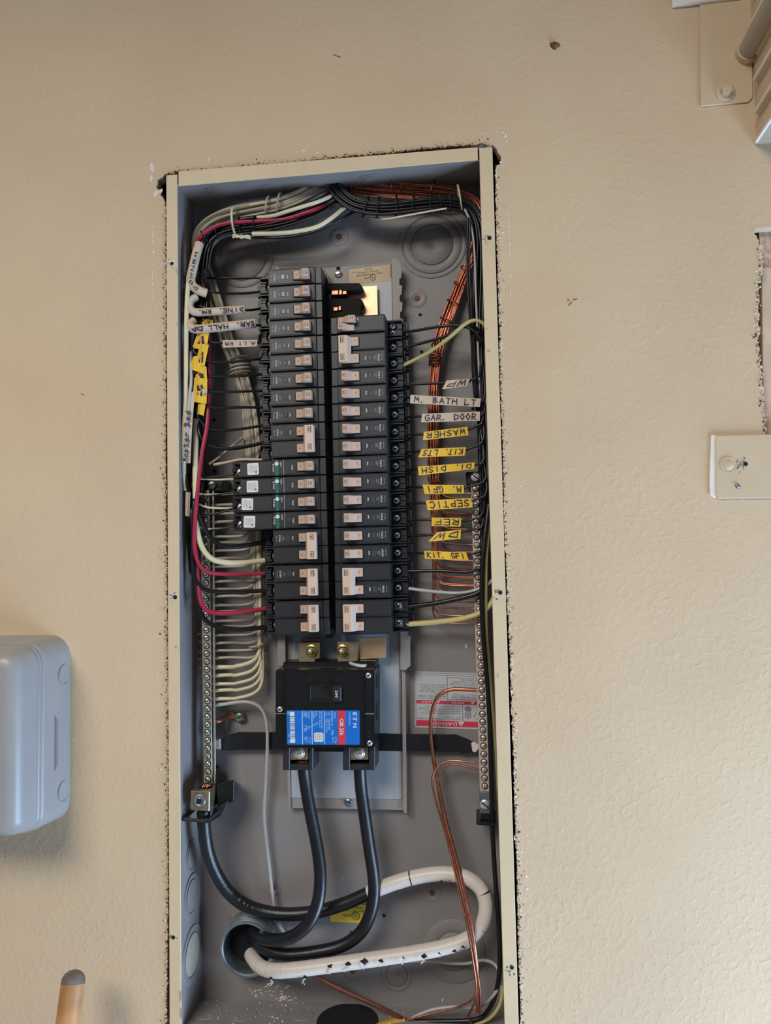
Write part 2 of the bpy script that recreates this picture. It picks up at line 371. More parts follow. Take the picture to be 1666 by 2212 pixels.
for n, b, m, l in (('plaster_crumbs', mc, M_CRUMB, 'tan torn plaster edge round the panel'), ('dirt_crumbs', md, M_CRUMBD, 'brown dirt in the torn plaster'), ('bare_gypsum', mw, M_WHITEP, 'white chips where the paint is gone')):
    o = part(n, b, m, WALL, label=l); o['kind'] = 'stuff'
mm = MB()
for pts in ([(1228, 660), (1236, 652)], [(1238, 648), (1247, 646)], [(1226, 650), (1231, 647)], [(176, 850), (181, 854)], [(720, 118), (736, 124)]):
    cable(mm, [(x, y, -.0002) for x, y in pts], .8, 5)
o = part('scuff_marks', mm, M_CRUMBD, WALL, label='small brown scuffs on the stucco'); o['kind'] = 'stuff'

# ================================================================ the enclosure
ENC = root('panel_enclosure', ((XL+XR)/2, YB, ZB), 'open flush-mounted grey steel electrical panel box with painted flanges', 'panel box')
mb = MB().box(XL, XR, YB, YB+.0015, ZB, ZT); part('back_sheet', mb, M_BOX, ENC)
T = .0015
part('side_wall', MB().box(XL-T, XL, 0, YB+T, ZB-T, ZT+T), M_BOX, ENC, label='left inner side of the box')
part('side_wall', MB().box(XR, XR+T, 0, YB+T, ZB-T, ZT+T), M_BOX, ENC, label='right inner side of the box')
part('top_wall', MB().box(XL, XR, 0, YB+T, ZT, ZT+T), M_BOX, ENC)
part('bottom_wall', MB().box(XL, XR, 0, YB+T, ZB-T, ZB), M_BOX, ENC)
XLo = P(364, 1300, 0).x; XRo = P(1092, 1260, 0).x; ZTo = P(710, 346, 0).z
f1 = part('flange', MB().box(XLo, XL, -.0018, 0, ZB-.02, P(374, 379, 0).z), M_FLANGE, ENC, bevel=.0004, label='left painted flange')
f2 = part('flange', MB().box(XR, XRo, -.0018, 0, ZB-.02, P(1052, 320, 0).z), M_FLANGE, ENC, bevel=.0004, label='right painted flange')
q = [P(386.5, 371, 0), P(1032, 319, 0), P(1033, 347, 0), P(386.5, 403, 0)]
mb = MB(); mb.slab([p+Vector((0, -.0014, 0)) for p in q], .0013); f3 = part('flange', mb, M_FLANGE, ENC, bevel=.0003, label='top painted flange')
part('flange', MB().box(XL+.001, XR-.001, -.0016, 0, ZB-.016, ZB), M_FLANGE, ENC, bevel=.0004, label='bottom painted flange')
def disc(mb, c, r, h, n=20): return mb.lathe([(r, 0), (r, h*.7), (r*.94, h)], c, n=n)
for f, x, y, r in ((f1, 371.5, 569, 4.2), (f1, 378.5, 1290, 4.6), (f1, 374.5, 2025, 4.2), (f2, 1057.5, 514, 4.8), (f2, 1081, 1280, 4.6), (f2, 1106, 2090, 4.2)):
    c = P(x, y, -.0018); k = MB()
    for j in range(9): chip(k, x-6+random.gauss(0, 5), y+random.gauss(1, 6), random.uniform(2, 7), random.uniform(2, 7), -.00195)
    part('scraped_patch', k, M_GALV, f, label='bare metal around the screw hole')
    part('screw_hole', disc(MB(), c, r*.0005, .0004, 12), M_DARK, f)
k = MB()
for x, y, w, h in ((382, 585, 5, 16), (383, 700, 3, 10), (385, 800, 2, 18), (387, 1035, 3, 5), (388, 1050, 3, 4), (388, 1160, 3, 6), (380, 1398, 4, 5), (1056, 758, 8, 5), (1052, 710, 3, 6), (1076, 1460, 3, 12), (1085, 1990, 3, 8), (390, 2150, 4, 30), (391, 2190, 4, 26)):
    chip(k, x, y, w, h, -.00205)
o = part('paint_nicks', k, M_METALG, f1); o['kind'] = 'stuff'
def ring(mb, cx, cy, r0, r1, h=.0008, Y=YB, n=40):
    s = pxs(cx, cy, Y); c = P(cx, cy, Y)
    return mb.lathe([(r0*s, -.0002), (r0*s, h*.7), ((r0+.8)*s, h), ((r1-.8)*s, h), (r1*s, h*.7), (r1*s, -.0002)], c, n=n, cap=False)
def knockout(cx, cy, radii):
    o = None
    for k, r in enumerate(radii):
        inner = radii[k+1]+1.4 if k+1 < len(radii) else 0.01
        q = ring(MB(), cx, cy, inner, r, .0008+.0003*k)
        if o is None: o = part('knockout', q, M_BOX, ENC, smooth=True)
        else: part('knockout_ring', q, M_BOX, o, smooth=True)
knockout(525, 555, (66, 50)); knockout(934, 529, (74, 63, 44)); knockout(981, 2055, (68, 40)); knockout(857, 2107, (33, 23))
# knock-outs in the top, left and bottom walls
for (fx, fy, r) in ((-.13, .030, .022), (-.07, .030, .016), (.05, .030, .02)):
    c = Vector(((XL+XR)/2+fx, fy, ZT)); mb = MB()
    for r0, r1 in ((0.0005, r*.62), (r*.66, r*.82), (r*.86, r)): mb.lathe([(r0, 0), (r0, .0006), (r1, .0006), (r1, 0)], c, ax=(0, 0, -1), n=32, cap=False)
    part('knockout', mb, M_BOX, ENC)
for z, r in ((P(408, 2062, .03).z, .031), (P(405, 1935, .03).z, .024), (P(405, 1850, .03).z, .018)):
    c = Vector((XL, .031, z)); mb = MB(); k = MB()
    mb.lathe([(r*.76, 0), (r*.76, .0008), (r*.98, .0014), (r, 0)], c, ax=(1, 0, 0), n=36, cap=False)
    k.lathe([(r*.70, 0), (r*.70, .0012), (r*.3, .0016), (.0004, .0016)], c, ax=(1, 0, 0), n=36, cap=False)
    o = part('knockout', mb, M_BOX, ENC, smooth=True); part('knockout_disc', k, M_METALG if r > .03 else M_BOX, o, smooth=True)
for x, y, r in ((450, 2185, .016), (525, 2190, .015), (600, 2186, .0125), (654, 2192, .0125), (890, 2200, .016), (980, 2204, .016)):
    c = P(x, y, .035); c.z = ZB; mb = MB()
    # place on the floor of the box at its seen position
    rr = MT @ Vector(((x-W/2)/F, -(y-H/2)/F, -1)); c = CAMP+rr*((ZB-CAMP.z)/rr.z)
    if not (0 < c.y < YB-.002): c.y = .03
    mb.lathe([(.0004, .0005), (r*.97, .0005), (r, 0)], c, ax=(0, 0, 1), n=32, cap=False); part('knockout', mb, M_BOX, ENC)
rr = MT @ Vector(((748-W/2)/F, -(2216-H/2)/F, -1)); c = CAMP+rr*((ZB-CAMP.z)/rr.z)
part('open_knockout', MB().lathe([(.0004, .0006), (.033, .0006), (.034, 0)], Vector((c.x, .030, ZB)), ax=(0, 0, 1), n=40, cap=False), M_DARK, ENC, label='dark open hole in the floor of the box')
# mounting dimples and small holes
for x, y in ((902, 645), (733, 512), (934, 1928), (762, 2096), (590, 1916)):
    s = pxs(x, y, YB); c = P(x, y, YB)
    o = part('mounting_dimple', MB().lathe([(21*s, 0), (15*s, .0012), (12*s, .0006), (.0004, .0005)], c, n=28, cap=False), M_BOX, ENC, smooth=True)
    part('mounting_hole', disc(MB(), c+Vector((0, -.0004, 0)), 6.5*s, .0005, 14), M_RUST, o, label='rusty mounting screw')
for x, y in ((908, 680), (911, 760), (1022, 883), (469, 1657), (830, 1978), (759, 2015), (463, 907), (464, 1018), (586, 1350)):
    part('small_hole', disc(MB(), P(x, y, YB), 3.6*pxs(x, y, YB), .0003, 12), M_DARK, ENC)
# flakes of white paint and grit on the back sheet and floor of the box
k = MB()
for i in range(46):
    x, y = random.choice(((random.gauss(565, 25), random.gauss(2140, 6)), (random.gauss(615, 10), random.gauss(2156, 3))))
    chip(k, x, y, random.uniform(2, 9), random.uniform(1.5, 4), YB-.0003)
for i in range(24): chip(k, random.gauss(510, 14), random.gauss(1575, 22), random.uniform(1, 3), random.uniform(1, 3), YB-.0003)
chip(k, 1007, 1396, 5, 12, YB-.0003); chip(k, 956, 2160, 3, 9, YB-.0003); chip(k, 740, 1900, 3, 3, YB-.0003)
for i in range(150):
    x = random.uniform(XL+.01, XR-.08); y = random.uniform(.004, YB-.002)
    if abs(x-P(748, 2200, .03).x) > .04: crumb(k, Vector((x, y, ZB+.0005)), random.uniform(.0003, .0012))
o = part('paint_flakes', k, M_WHITEP, ENC, label='pale paint flakes and grit in the box'); o['kind'] = 'stuff'

# ---- stickers on the enclosure
def bil(q, Y):
    q = [P(x, y, Y) for x, y in q]
    return lambda a, b, d=0: (q[0].lerp(q[1], a)).lerp(q[3].lerp(q[2], a), b)+Vector((0, -d, 0))
def rrect(s, a0, b0, a1, b1, rad=0, asp=1, d=0, n=5):
    if not rad: return [s(a0, b0, d), s(a1, b0, d), s(a1, b1, d), s(a0, b1, d)]
    out = []; ra, rb = rad, rad*asp
    for cx, cy, st in ((a1-ra, b0+rb, -90), (a1-ra, b1-rb, 0), (a0+ra, b1-rb, 90), (a0+ra, b0+rb, 180)):
        for i in range(n+1):
            t = math.radians(st+90*i/n); out.append(s(cx+ra*math.cos(t), cy+rb*math.sin(t), d))
    return out
def poly(mb, pts): return mb.add(pts, [tuple(range(len(pts)))])
S = bil([(896, 1450), (1050, 1454.5), (1052, 1576), (897, 1571.5)], YB-.0006)
lab = part('danger_label', MB().slab(rrect(S, 0, 0, 1, 1, .03, 1.25), .0004), M_DLABEL, ENC, label='white danger sticker with red bands, fixed upside down')
mr = MB(); poly(mr, rrect(S, .02, .866, .98, .968, 0, 1, .0002)); poly(mr, rrect(S, .02, .51, .455, .57, 0, 1, .0002)); poly(mr, rrect(S, .462, .51, .98, .57, 0, 1, .0002))
part('red_band', mr, M_REDL, lab, label='red warning bands')
ml, mw2 = MB(), MB()
def up(mbx, txt, ac, bc, w, h, bold=False):      # upside-down line centred at (ac, bc) of the sticker
    put_text(mbx, txt, lambda x, y: S(ac-x, bc+y, .0003), w, h, bold)
for txt, ac, bc, w in (('HAZARDOUS VOLTAGE WILL CAUSE SEVERE', .335, .835, .60), ('INJURY OR DEATH.', .53, .795, .24), ('INSTALLER / ELECTRICIAN HAS A DUTY TO', .36, .735, .55), ('READ AND FOLLOW THE INSTALLATION', .39, .695, .50),
                       ('INSTRUCTIONS LOCATED AT THE FOLLOWING', .345, .655, .58), ('URL - http://www.eaton.com/instructions', .39, .612, .50), ('VOLTAJE PELIGROSO, CAUSA', .24, .47, .40), ('HERIDAS GRAVES O MUERTE.', .24, .432, .40),
                       ('INSTALADOR /', .36, .392, .18), ('LEER Y SEGUIR LAS', .245, .352, .38), ('INSTRUCCIONES QUE', .26, .312, .34), ('SIGUE A L URL SIGUIENTE -', .245, .272, .38), ('http://www.eaton.com/instructions', .24, .232, .40),
                       ('TENSION DANGEREUSE, PEUT', .72, .475, .50), ('CAUSER DES BLESSURES', .73, .435, .42), ('GRAVES OU LA MORT.', .72, .395, .38), ('LES INSTRUCTIONS DE', .74, .25, .40), ('INSTALLATION LOCALISEES', .72, .21, .46),
                       ('A L URL SUIVANTE', .74, .17, .40), ('VEUILLEZ LIRE', .78, .13, .24), ('http://www.eaton.com/instructions', .72, .095, .50)):
    up(ml, txt, ac, bc, w, .026)
for a0, b0, a1, b1 in ((.455, .062, .462, .57), (.015, .055, .985, .060), (.015, .02, .985, .026), (.664, .575, .672, .862), (.012, .02, .017, .97), (.983, .02, .988, .97)): poly(ml, rrect(S, a0, b0, a1, b1, 0, 1, .0003))
# shocked hand pictogram
poly(ml, rrect(S, .695, .60, .79, .69, .03, 1.25, .0003)); 
for i in range(4): poly(ml, rrect(S, .697+i*.024, .70, .711+i*.024, .80+.02*(i in (1, 2)), 0, 1, .0003))
for (a, b), (c_, e) in zip([(.80, .70), (.84, .70), (.85, .73), (.81, .77), (.83, .80)], [(.84, .70), (.85, .73), (.81, .77), (.83, .80), (.88, .84)]): poly(ml, [S(a, b, .0003), S(a+.012, b, .0003), S(c_+.012, e, .0003), S(c_, e, .0003)])
up(mw2, 'DANGER', .395, .917, .38, .066); up(mw2, 'PELIGRO', .20, .54, .22, .034); up(mw2, 'DANGER', .60, .54, .18, .034)
for cx, cy, r in ((.645, .917, .045), (.33, .54, .025), (.81, .54, .025)):
    poly(mw2, [S(cx-r, cy-r, .0003), S(cx+r, cy-r, .0003), S(cx, cy+r, .0003)]); poly(ml, rrect(S, cx-r*.12, cy-r*.7, cx+r*.12, cy+r*.4, 0, 1, .0004))
part('lettering', ml, M_GREYINK, lab); part('band_lettering', mw2, M_LABELW, lab)
S = bil([(712, 1949), (801, 1956), (801, 1995), (713, 1991)], YB-.0006)
lab = part('listing_sticker', MB().slab(rrect(S, 0, 0, 1, 1, .05, 2.2), .0004), M_YSTICK, ENC, label='yellow listing sticker behind the cables')
ml = MB(); up(ml, 'LISTED', .42, .62, .20, .12); up(ml, 'ELECTRIC CABINET', .52, .36, .62, .09); up(ml, 'ISSUE NO.', .66, .18, .3, .09); up(ml, 'UL', .64, .64, .10, .22)
for i in range(20):
    t0, t1 = 2*PI*i/20, 2*PI*(i+1)/20
    poly(ml, [S(.64+.10*math.cos(t0)*k, .63+.22*math.sin(t0)*k, .0003) for k in (.86, 1)]+[S(.64+.10*math.cos(t1)*k, .63+.22*math.sin(t1)*k, .0003) for k in (1, .86)])
part('lettering', ml, M_INK, lab)

# ================================================================ the interior pan that carries the breakers
YP = .052
PAN = root('breaker_mounting_pan', P(745, 1740, YP), 'steel mounting pan with pale grey barrier sheet behind the breakers', 'mounting pan')
def quad(mb, pts, Y, t): return mb.slab([P(x, y, Y) for x, y in pts], t)
part('pan_plate', quad(MB(), [(598, 588), (846, 566), (872, 1750), (622, 1745)], YP, .003), M_PAN, PAN, bevel=.0003)
part('barrier_sheet', quad(MB(), [(640, 640), (846, 600), (868, 1727), (628, 1723)], YP-.0012, .001), M_SHEET, PAN)
# right rail with square notches, left rail, both standing off the plate
rail = [(846, 558), (860, 560), (867, 573), (868, 580)]
for i in range(24):
    y = 600+i*36; x = 866+(y-600)*.024
    rail += [(x+1, y), (x-3, y+2), (x-3, y+15), (x+3, y+17)]
rail = [p for p in rail if p[1] < 1380]+[(886, 1390), (887, 1438), (876, 1448), (867, 1448)]
part('notched_rail', quad(MB(), rail, YP-.010, .0015), M_PAN, PAN, bevel=.0002, label='right notched rail')
part('rail_web', quad(MB(), [(846, 560), (849, 560), (868, 1446), (865, 1446)], YP-.0095, .010), M_PAN, PAN)
lr = [(598, 1380), (617, 1380), (617, 1432), (610, 1438), (598, 1438)]
part('left_rail', quad(MB(), [(590, 590), (606, 590), (617, 1432), (610, 1438), (600, 1438)], YP-.008, .0015), M_PAN, PAN, bevel=.0002)
part('edge_lip', quad(MB(), [(868, 1450), (876, 1450), (879, 1756), (872, 1756)], YP-.004, .0015), M_PAN, PAN)
part('edge_lip', quad(MB(), [(622, 1640), (626, 1640), (628, 1748), (624, 1748)], YP-.004, .0015), M_PAN, PAN)
part('locating_tab', quad(MB(), [(592, 590), (597, 574), (603, 578), (606, 590)], YP-.006, .002), M_PAN, PAN)
def screw(x, y, Y, r, m, parent, slot=True, cross=False, name='screw', h=.0018, ang=.5, label=None, loc=False, n=16):
    """pan-head screw with a cut slot"""
    s = pxs(x, y, Y); c = P(x, y, Y); r = r*s
    o = part(name, MB().lathe([(r, 0), (r, h*.5), (r*.86, h*.9), (r*.3, h)], c, n=n), m, parent, smooth=True, label=label)
    k = MB(); w = r*.12
    for a in ([ang] if not cross else [ang, ang+PI/2]):
        d = Vector((math.cos(a), 0, math.sin(a))); e = Vector((-d.z, 0, d.x)); L = r*(.84 if not cross else .6); f = Vector((0, -h*1.02, 0))
        k.add([c+f+d*L+e*w, c+f-d*L+e*w, c+f-d*L-e*w, c+f+d*L-e*w], [(0, 1, 2, 3)])
    part('slot', k, M_DARK, o); return o
sc = top('pan_screw', MB().lathe([(.0047, 0), (.0047, .0012), (.004, .0022), (.001, .0024)], P(731, 592, YP), n=20), M_ZINC, 'round slotted screw beside the tan listing sticker', 'screw', smooth=True)
k = MB(); c = P(731, 592, YP-.0026); d = Vector((.0042, 0, .0008)); e = Vector((-.0001, 0, .0005)); k.add([c+d+e, c-d+e, c-d-e, c+d-e], [(0, 1, 2, 3)]); part('slot', k, M_DARK, sc)
part('screw_slot', quad(MB(), [(727, 577), (735, 576), (735, 586), (727, 586)], YP-.0003, .0002), M_DARK, PAN)
sc = top('pan_screw', MB().lathe([(.0049, 0), (.0049, .0012), (.0042, .0022), (.001, .0024)], P(753, 1733, YP), n=20), M_GALV, 'slotted screw at the bottom edge of the pan', 'screw', smooth=True)
k = MB(); c = P(753, 1733, YP-.0026); d = Vector((.0038, 0, -.002)); e = Vector((.0003, 0, .0005)); k.add([c+d+e, c-d+e, c-d-e, c+d-e], [(0, 1, 2, 3)]); part('slot', k, M_DARK, sc)
S = bil([(754, 582), (844, 571), (844, 606), (755, 616)], YP-.0014)
lab = part('listing_sticker', MB().slab(rrect(S, 0, 0, 1, 1), .0003), M_STICKER, PAN, label='tan listing sticker printed upside down')
ml = MB(); up(ml, 'LISTED', .43, .68, .14, .08); up(ml, 'CLASS CTL PANELBOARD', .49, .47, .64, .09); up(ml, 'ISSUE NO. QG37135', .47, .30, .5, .09); up(ml, 'B 57 B', .47, .13, .16, .10); up(ml, '37-37-37', .14, .24, .16, .06); up(ml, 'UL', .575, .68, .07, .2)
for i in range(20):
    t0, t1 = 2*PI*i/20, 2*PI*(i+1)/20
    poly(ml, [S(.575+.075*math.cos(t0)*j, .68+.2*math.sin(t0)*j, .0003) for j in (.86, 1)]+[S(.575+.075*math.cos(t1)*j, .68+.2*math.sin(t1)*j, .0003) for j in (1, .86)])
part('lettering', ml, M_INK, lab)
# bus: copper plate and two bare stabs in black insulators, at the two empty places
BUS = root('bus_bar', P(785, 690, .045), 'bare copper bus plate with two exposed stabs in black insulators', 'bus bar')
part('copper_plate', quad(MB(), [(700, 622), (815, 617), (817, 700), (702, 705)], .044, .002), M_COPPLATE, BUS, bevel=.0002)
for pts, Y in (([(702, 612), (776, 611), (783, 618), (782, 624), (770, 628), (702, 627)], .030), ([(704, 645), (778, 644), (784, 650), (783, 657), (779, 662), (780, 676), (784, 684), (704, 690)], .030)):
    part('insulator', quad(MB(), pts, Y, .014), M_DARK, BUS, bevel=.0006)
part('insulator_rail', quad(MB(), [(700, 580), (716, 612), (717, 1378), (704, 1378)], .036, .012), M_BLACK2, BUS, bevel=.0004)
part('insulator_web', quad(MB(), [(700, 627), (748, 627), (748, 645), (701, 645)], .038, .006), M_DARK, BUS)
for x0, x1, y0, y1 in ((716, 731, 627, 637), (732, 739, 626, 637), (740, 749, 628, 636), (720, 730, 663, 672), (731, 737, 661, 671)):
    part('stab', quad(MB(), [(x0, y0), (x1, y0-.6), (x1, y1-.6), (x0, y1)], .0275, .012), M_COPPER, BUS, bevel=.0006)

# ================================================================ breakers
# local frame: x from the wire end towards the bus, z across, -y towards the viewer; front face at y = 0
PITCH = .01905; HW = .0093; LM = .0543; LT = .0615; DEEP = .046
def tv(mb, txt, uc, vc, w, h, wy, bold=False):      # lettering turned a quarter, reading down the breaker
    put_text(mb, txt, lambda a, b: (uc+b, wy, vc-a), w, h, bold)
def b_body(n_pole, ext=0):
    mb = MB()
    for k in range(n_pole):
        z0 = -k*PITCH-HW; z1 = -k*PITCH+HW
        mb.box(-ext, LM, 0 if not ext else 0, DEEP, z0, z1) if not ext else (mb.box(0, LM, 0, DEEP, z0, z1), mb.box(-ext, 0, .0012, DEEP, z0, z1))
        mb.box(LM, LT, .0018, DEEP, z0, z1)
    return mb.mesh('body', bevel=.00045)
def b_rim(n_pole, ext=0):                            # raised panel on the face, a touch proud
    mb = MB()
    for k in range(n_pole):
        z = -k*PITCH; mb.box(.0012, LM-.0012, -.00055, .001, z-HW+.0016, z+HW-.0016)
        for s in (-1, 1): mb.box(-ext+.001, LM-.0006, -.0002, .001, z+s*(HW-.0007)-.00025, z+s*(HW-.0007)+.00025)
    return mb.mesh('face_plate', bevel=.0003)
TD = .027
def b_terminal(n_pole, x0=0):
    mb = MB()
    for k in range(n_pole):
        z = -k*PITCH
        mb.box(x0-.019, x0+.002, TD+.006, DEEP, z-HW, z+HW)                     # floor
        for s in (-1, 1):
            mb.box(x0-.0165, x0+.002, TD-.004, TD+.008, z+s*(HW-.0009)-.0008, z+s*(HW-.0009)+.0008)   # cheeks
            mb.box(x0-.0165, x0-.0150+.006, TD+.0005, TD+.008, z+s*.0052-.0013, z+s*.0052+.0013)
        mb.box(x0-.0165, x0-.0105, TD+.001, TD+.008, z-.0042, z+.0004); mb.box(x0-.0165, x0-.0105, TD+.0016, TD+.008, z+.0008, z+.0042)
        mb.box(x0-.0225, x0-.019, TD+.009, DEEP, z-HW, z+HW-.003)                 # foot
    return mb.mesh('terminal_block', bevel=.0003)
def b_screw(square=False):
    mb = MB(); c = (-.0052, TD+.0045, 0); r = .0039
    mb.lathe([(r, 0), (r, .0014), (r*.85, .0021), (r*.25, .0023)], c, n=16)
    return mb.mesh('terminal_screw', smooth=True)
def b_screw_cut():
    mb = MB(); y = TD+.0045-.00235
    for a in (.6, .6+PI/2):
        d = Vector((math.cos(a), 0, math.sin(a))); e = Vector((-d.z, 0, d.x)); c = Vector((-.0052, y, 0))
        mb.add([c+d*.0022+e*.0006, c-d*.0022+e*.0006, c-d*.0022-e*.0006, c+d*.0022-e*.0006], [(0, 1, 2, 3)])
    return mb.mesh('driver_slot')
def b_washer():
    mb = MB(); mb.box(-.0098, -.0006, TD+.0042, TD+.0062, -.0046, .0046); return mb.mesh('clamp_plate', bevel=.0003)
HPROF = [(.0298, .001), (.0298, -.0026), (.0305, -.0036), (.0358, -.0038), (.0372, -.0046), (.0418, -.0104), (.0424, -.0106), (.0486, -.0098), (.0488, .001)]
def b_handle():
    mb = MB(); n = len(HPROF); z0, z1 = -.0047, .0047
    mb.add([(u, y, z0) for u, y in HPROF]+[(u, y, z1) for u, y in HPROF], [tuple(range(n)), tuple(range(2*n-1, n-1, -1))]+[(i, n+i, n+(i+1) % n, (i+1) % n) for i in range(n)])
    return mb.mesh('handle', bevel=.0003)
def b_tie():
    mb = MB(); pr = [(.0378, -.0035), (.0412, -.0128), (.0508, -.0122), (.0508, -.0030)]; n = 4; z0, z1 = -PITCH-.0050, .0050
    mb.add([(u, y, z0) for u, y in pr]+[(u, y, z1) for u, y in pr], [tuple(range(n)), tuple(range(2*n-1, n-1, -1))]+[(i, n+i, n+(i+1) % n, (i+1) % n) for i in range(n)])
    return mb.mesh('handle_tie', bevel=.0004)
def b_well():                                        # dark slot the handle comes out of
    mb = MB(); mb.box(.0288, .0496, -.0008, .0004, -.0052, .0052); return mb.mesh('handle_slot')
def b_print():
    mb = MB(); y = -.0007
    tv(mb, 'TRIP', .0225, -.0004, .0048, .0016, y, True); tv(mb, '10kA', .0128, -.0004, .0036, .0010, y); tv(mb, '120/240V', .0108, -.0002, .0056, .0006, y)
    tv(mb, 'E T N', .0078, -.0002, .0072, .0019, y, True); mb.lathe([(.0005, 0)], (.0074, y, -.0012), n=8); mb.lathe([(.0003, 0)], (.0083, y, .0013), n=8); mb.lathe([(.0003, 0)], (.0073, y, .0008), n=8)
    tv(mb, 'Type CH', .0042, -.0002, .0064, .0012, y); return mb.mesh('lettering')
def b_window():
    mb = MB(); mb.box(.0152, .0198, -.0011, .0002, -.0033, .0027); return mb.mesh('trip_window', bevel=.0005)
def b_rating(txt):
    mb = MB()
    def slope(uc, yc): return lambda a, b: (uc+b, yc, -a)
    put_text(mb, txt, lambda a, b: (.0466+b, -.01018, -a-.0002), .0034, .0017, True); put_text(mb, 'SWD', lambda a, b: (.0440+b, -.0105, -a-.0002), .0050, .0014)
    put_text(mb, 'ON', lambda a, b: (.0336+b, -.00392, -a), .0026, .0013); return mb.mesh('rating_mark')
def b_tierating(txt):
    mb = MB()
    for z in (.0, -PITCH):
        put_text(mb, txt, lambda a, b: (.0458+b, -.01266, -a+z), .0044, .0024, True)
        put_text(mb, 'ON', lambda a, b: (.0336+b, -.00392, -a+z), .0026, .0013)
        for (u0, u1, v0, v1) in ((.0441, .0443, -.0032, .0032), (.0477, .0485, -.0032, .0032), (.0441, .0485, .0030, .0033), (.0441, .0485, -.0033, -.0030)):
            mb.add([(u0, -.01265, z+v0), (u1, -.01265, z+v0), (u1, -.01265, z+v1), (u0, -.01265, z+v1)], [(0, 1, 2, 3)])
    return mb.mesh('rating_mark')
MESH = {}
def M_(key, fn, *a):
    if key not in MESH: MESH[key] = fn(*a)
    return MESH[key]
def orphan(name, key, fn, m, parent, args=(), z=0, label=None):
    o = link(name, M_(key, fn, *args), m, parent); o.location = (0, 0, z)
    if label: o['label'] = label
    return o
YF = .004
def rowpoint(T, B, r0, r1, r): return P(*T, YF).lerp(P(*B, YF), (r-r0)/(r1-r0))
def lrow(r): return rowpoint((579, 600.5), (593.5, 1356), 1, 21, r)
def rrow(r): return rowpoint((832, 696), (845.5, 1351), 4, 21, r)      # wire end of the right-hand breakers
TILT = -.006
def breaker(side, r, rating, poles=1, label='', group=None):
    p = lrow(r) if side == 'L' else rrow(r+poles-1)
    name = 'circuit_breaker' if poles == 1 else 'two_pole_circuit_breaker'
    o = root(name, p, label, 'circuit breaker', group); o.rotation_euler = (0, TILT+(PI if side == 'R' else 0), 0)
    orphan('body', ('body', poles), b_body, M_BLACK, o, (poles,)); orphan('face_plate', ('rim', poles), b_rim, M_BLACK, o, (poles,))
    orphan('terminal_block', ('term', poles), b_terminal, M_BLACK, o, (poles,))
    orphan('lettering', 'print', b_print, M_PRINT, o) if rating != '50' and rating != '60' else None
    if rating not in ('50', '60'): orphan('trip_window', 'window', b_window, M_CLEAR, o)
    for k in range(poles):
        z = -k*PITCH
        if rating == '60':
            w = orphan('clamp_plate', 'washer', b_washer, M_ZINC, o, z=z)
        s = orphan('terminal_screw', 'scr', b_screw, M_ZINC, o, z=z); orphan('driver_slot', 'scrc', b_screw_cut, M_DARK, s)
        orphan('handle_slot', 'well', b_well, M_DARK, o, z=z)
        h = orphan('handle', 'hand', b_handle, M_HANDLE, o, z=z, label='tan toggle handle')
        if poles == 1: orphan('rating_mark', ('rate', rating), b_rating, M_INK, h, (rating,))
    if poles == 2:
        t = orphan('handle_tie', 'tie', b_tie, M_TIE, o, label='cream bar tying the two handles'); orphan('rating_mark', ('trate', rating), b_tierating, M_INK, t, (rating,))
    return o
NUM = 'first second third fourth fifth sixth seventh eighth ninth tenth eleventh twelfth thirteenth fourteenth fifteenth sixteenth seventeenth eighteenth nineteenth twentieth twenty-first twenty-second'.split()
ORD = ['', 'top', 'second', 'third', 'fourth', 'fifth', 'sixth', 'seventh', 'eighth', 'ninth', 'tenth', 'eleventh']
for i in range(1, 10):
    rt = '15' if i <= 4 else '20'
    breaker('L', i, rt, 1, ('topmost' if i == 1 else ORD[i]+' from the top')+' of the single %s amp breakers in the left column' % rt if i > 1 else 'topmost black 15 amp breaker of the left column', 'single breakers of the left column')
breaker('L', 10, '30', 2, 'two-pole 30 amp breaker just above the breakers with green stripes')
breaker('L', 16, '40', 2, 'two-pole 40 amp breaker just below the breakers with green stripes')
breaker('L', 18, '30', 2, 'two-pole 30 amp breaker in the left column with the 40 amp one above it')
breaker('L', 20, '50', 2, 'two-pole 50 amp breaker at the foot of the left column')
breaker('R', 5, '30', 2, 'two-pole 30 amp breaker near the top of the right column')
for i in range(11):
    rt = '15' if i < 3 else '20'
    breaker('R', 7+i, rt, 1, '%s of the eleven single breakers in the right column, %s amp' % ('topmost' if i == 0 else ('lowest' if i == 10 else ORD[i+1]+' from the top'), rt), 'single breakers of the right column')
breaker('R', 18, '30', 2, 'two-pole 30 amp breaker of the right column above the 60 amp one')
breaker('R', 20, '60', 2, 'two-pole 60 amp breaker with square clamp screws at the foot of the right column')

# arc-fault breakers with a white label and a green test stripe
def af_print():
    mb = MB(); y = -.0007
    tv(mb, 'TRIP', .0236, -.0006, .0060, .0019, y, True); tv(mb, 'TEST', .0108, .0036, .0062, .0015, y, True); tv(mb, 'E T N', .0022, 0, .0082, .0020, y, True)
    mb.lathe([(.0005, 0)], (.0017, y, -.0014), n=8); mb.lathe([(.0003, 0)], (.0027, y, .0015), n=8); mb.lathe([(.0003, 0)], (.0017, y, .0009), n=8)
    mb.box(.0138, .0141, y-.0001, y, -.0085, .0085); return mb.mesh('lettering')
def af_stripe():
    mb = MB(); mb.box(.0044, .0080, -.0009, .0002, -.0088, .0088); return mb.mesh('green_stripe')
def af_button():
    mb = MB(); mb.lathe([(.0023, 0), (.0023, .0012), (.0019, .0016)], (.0062, -.0008, .0042), n=18); return mb.mesh('test_button', smooth=True)
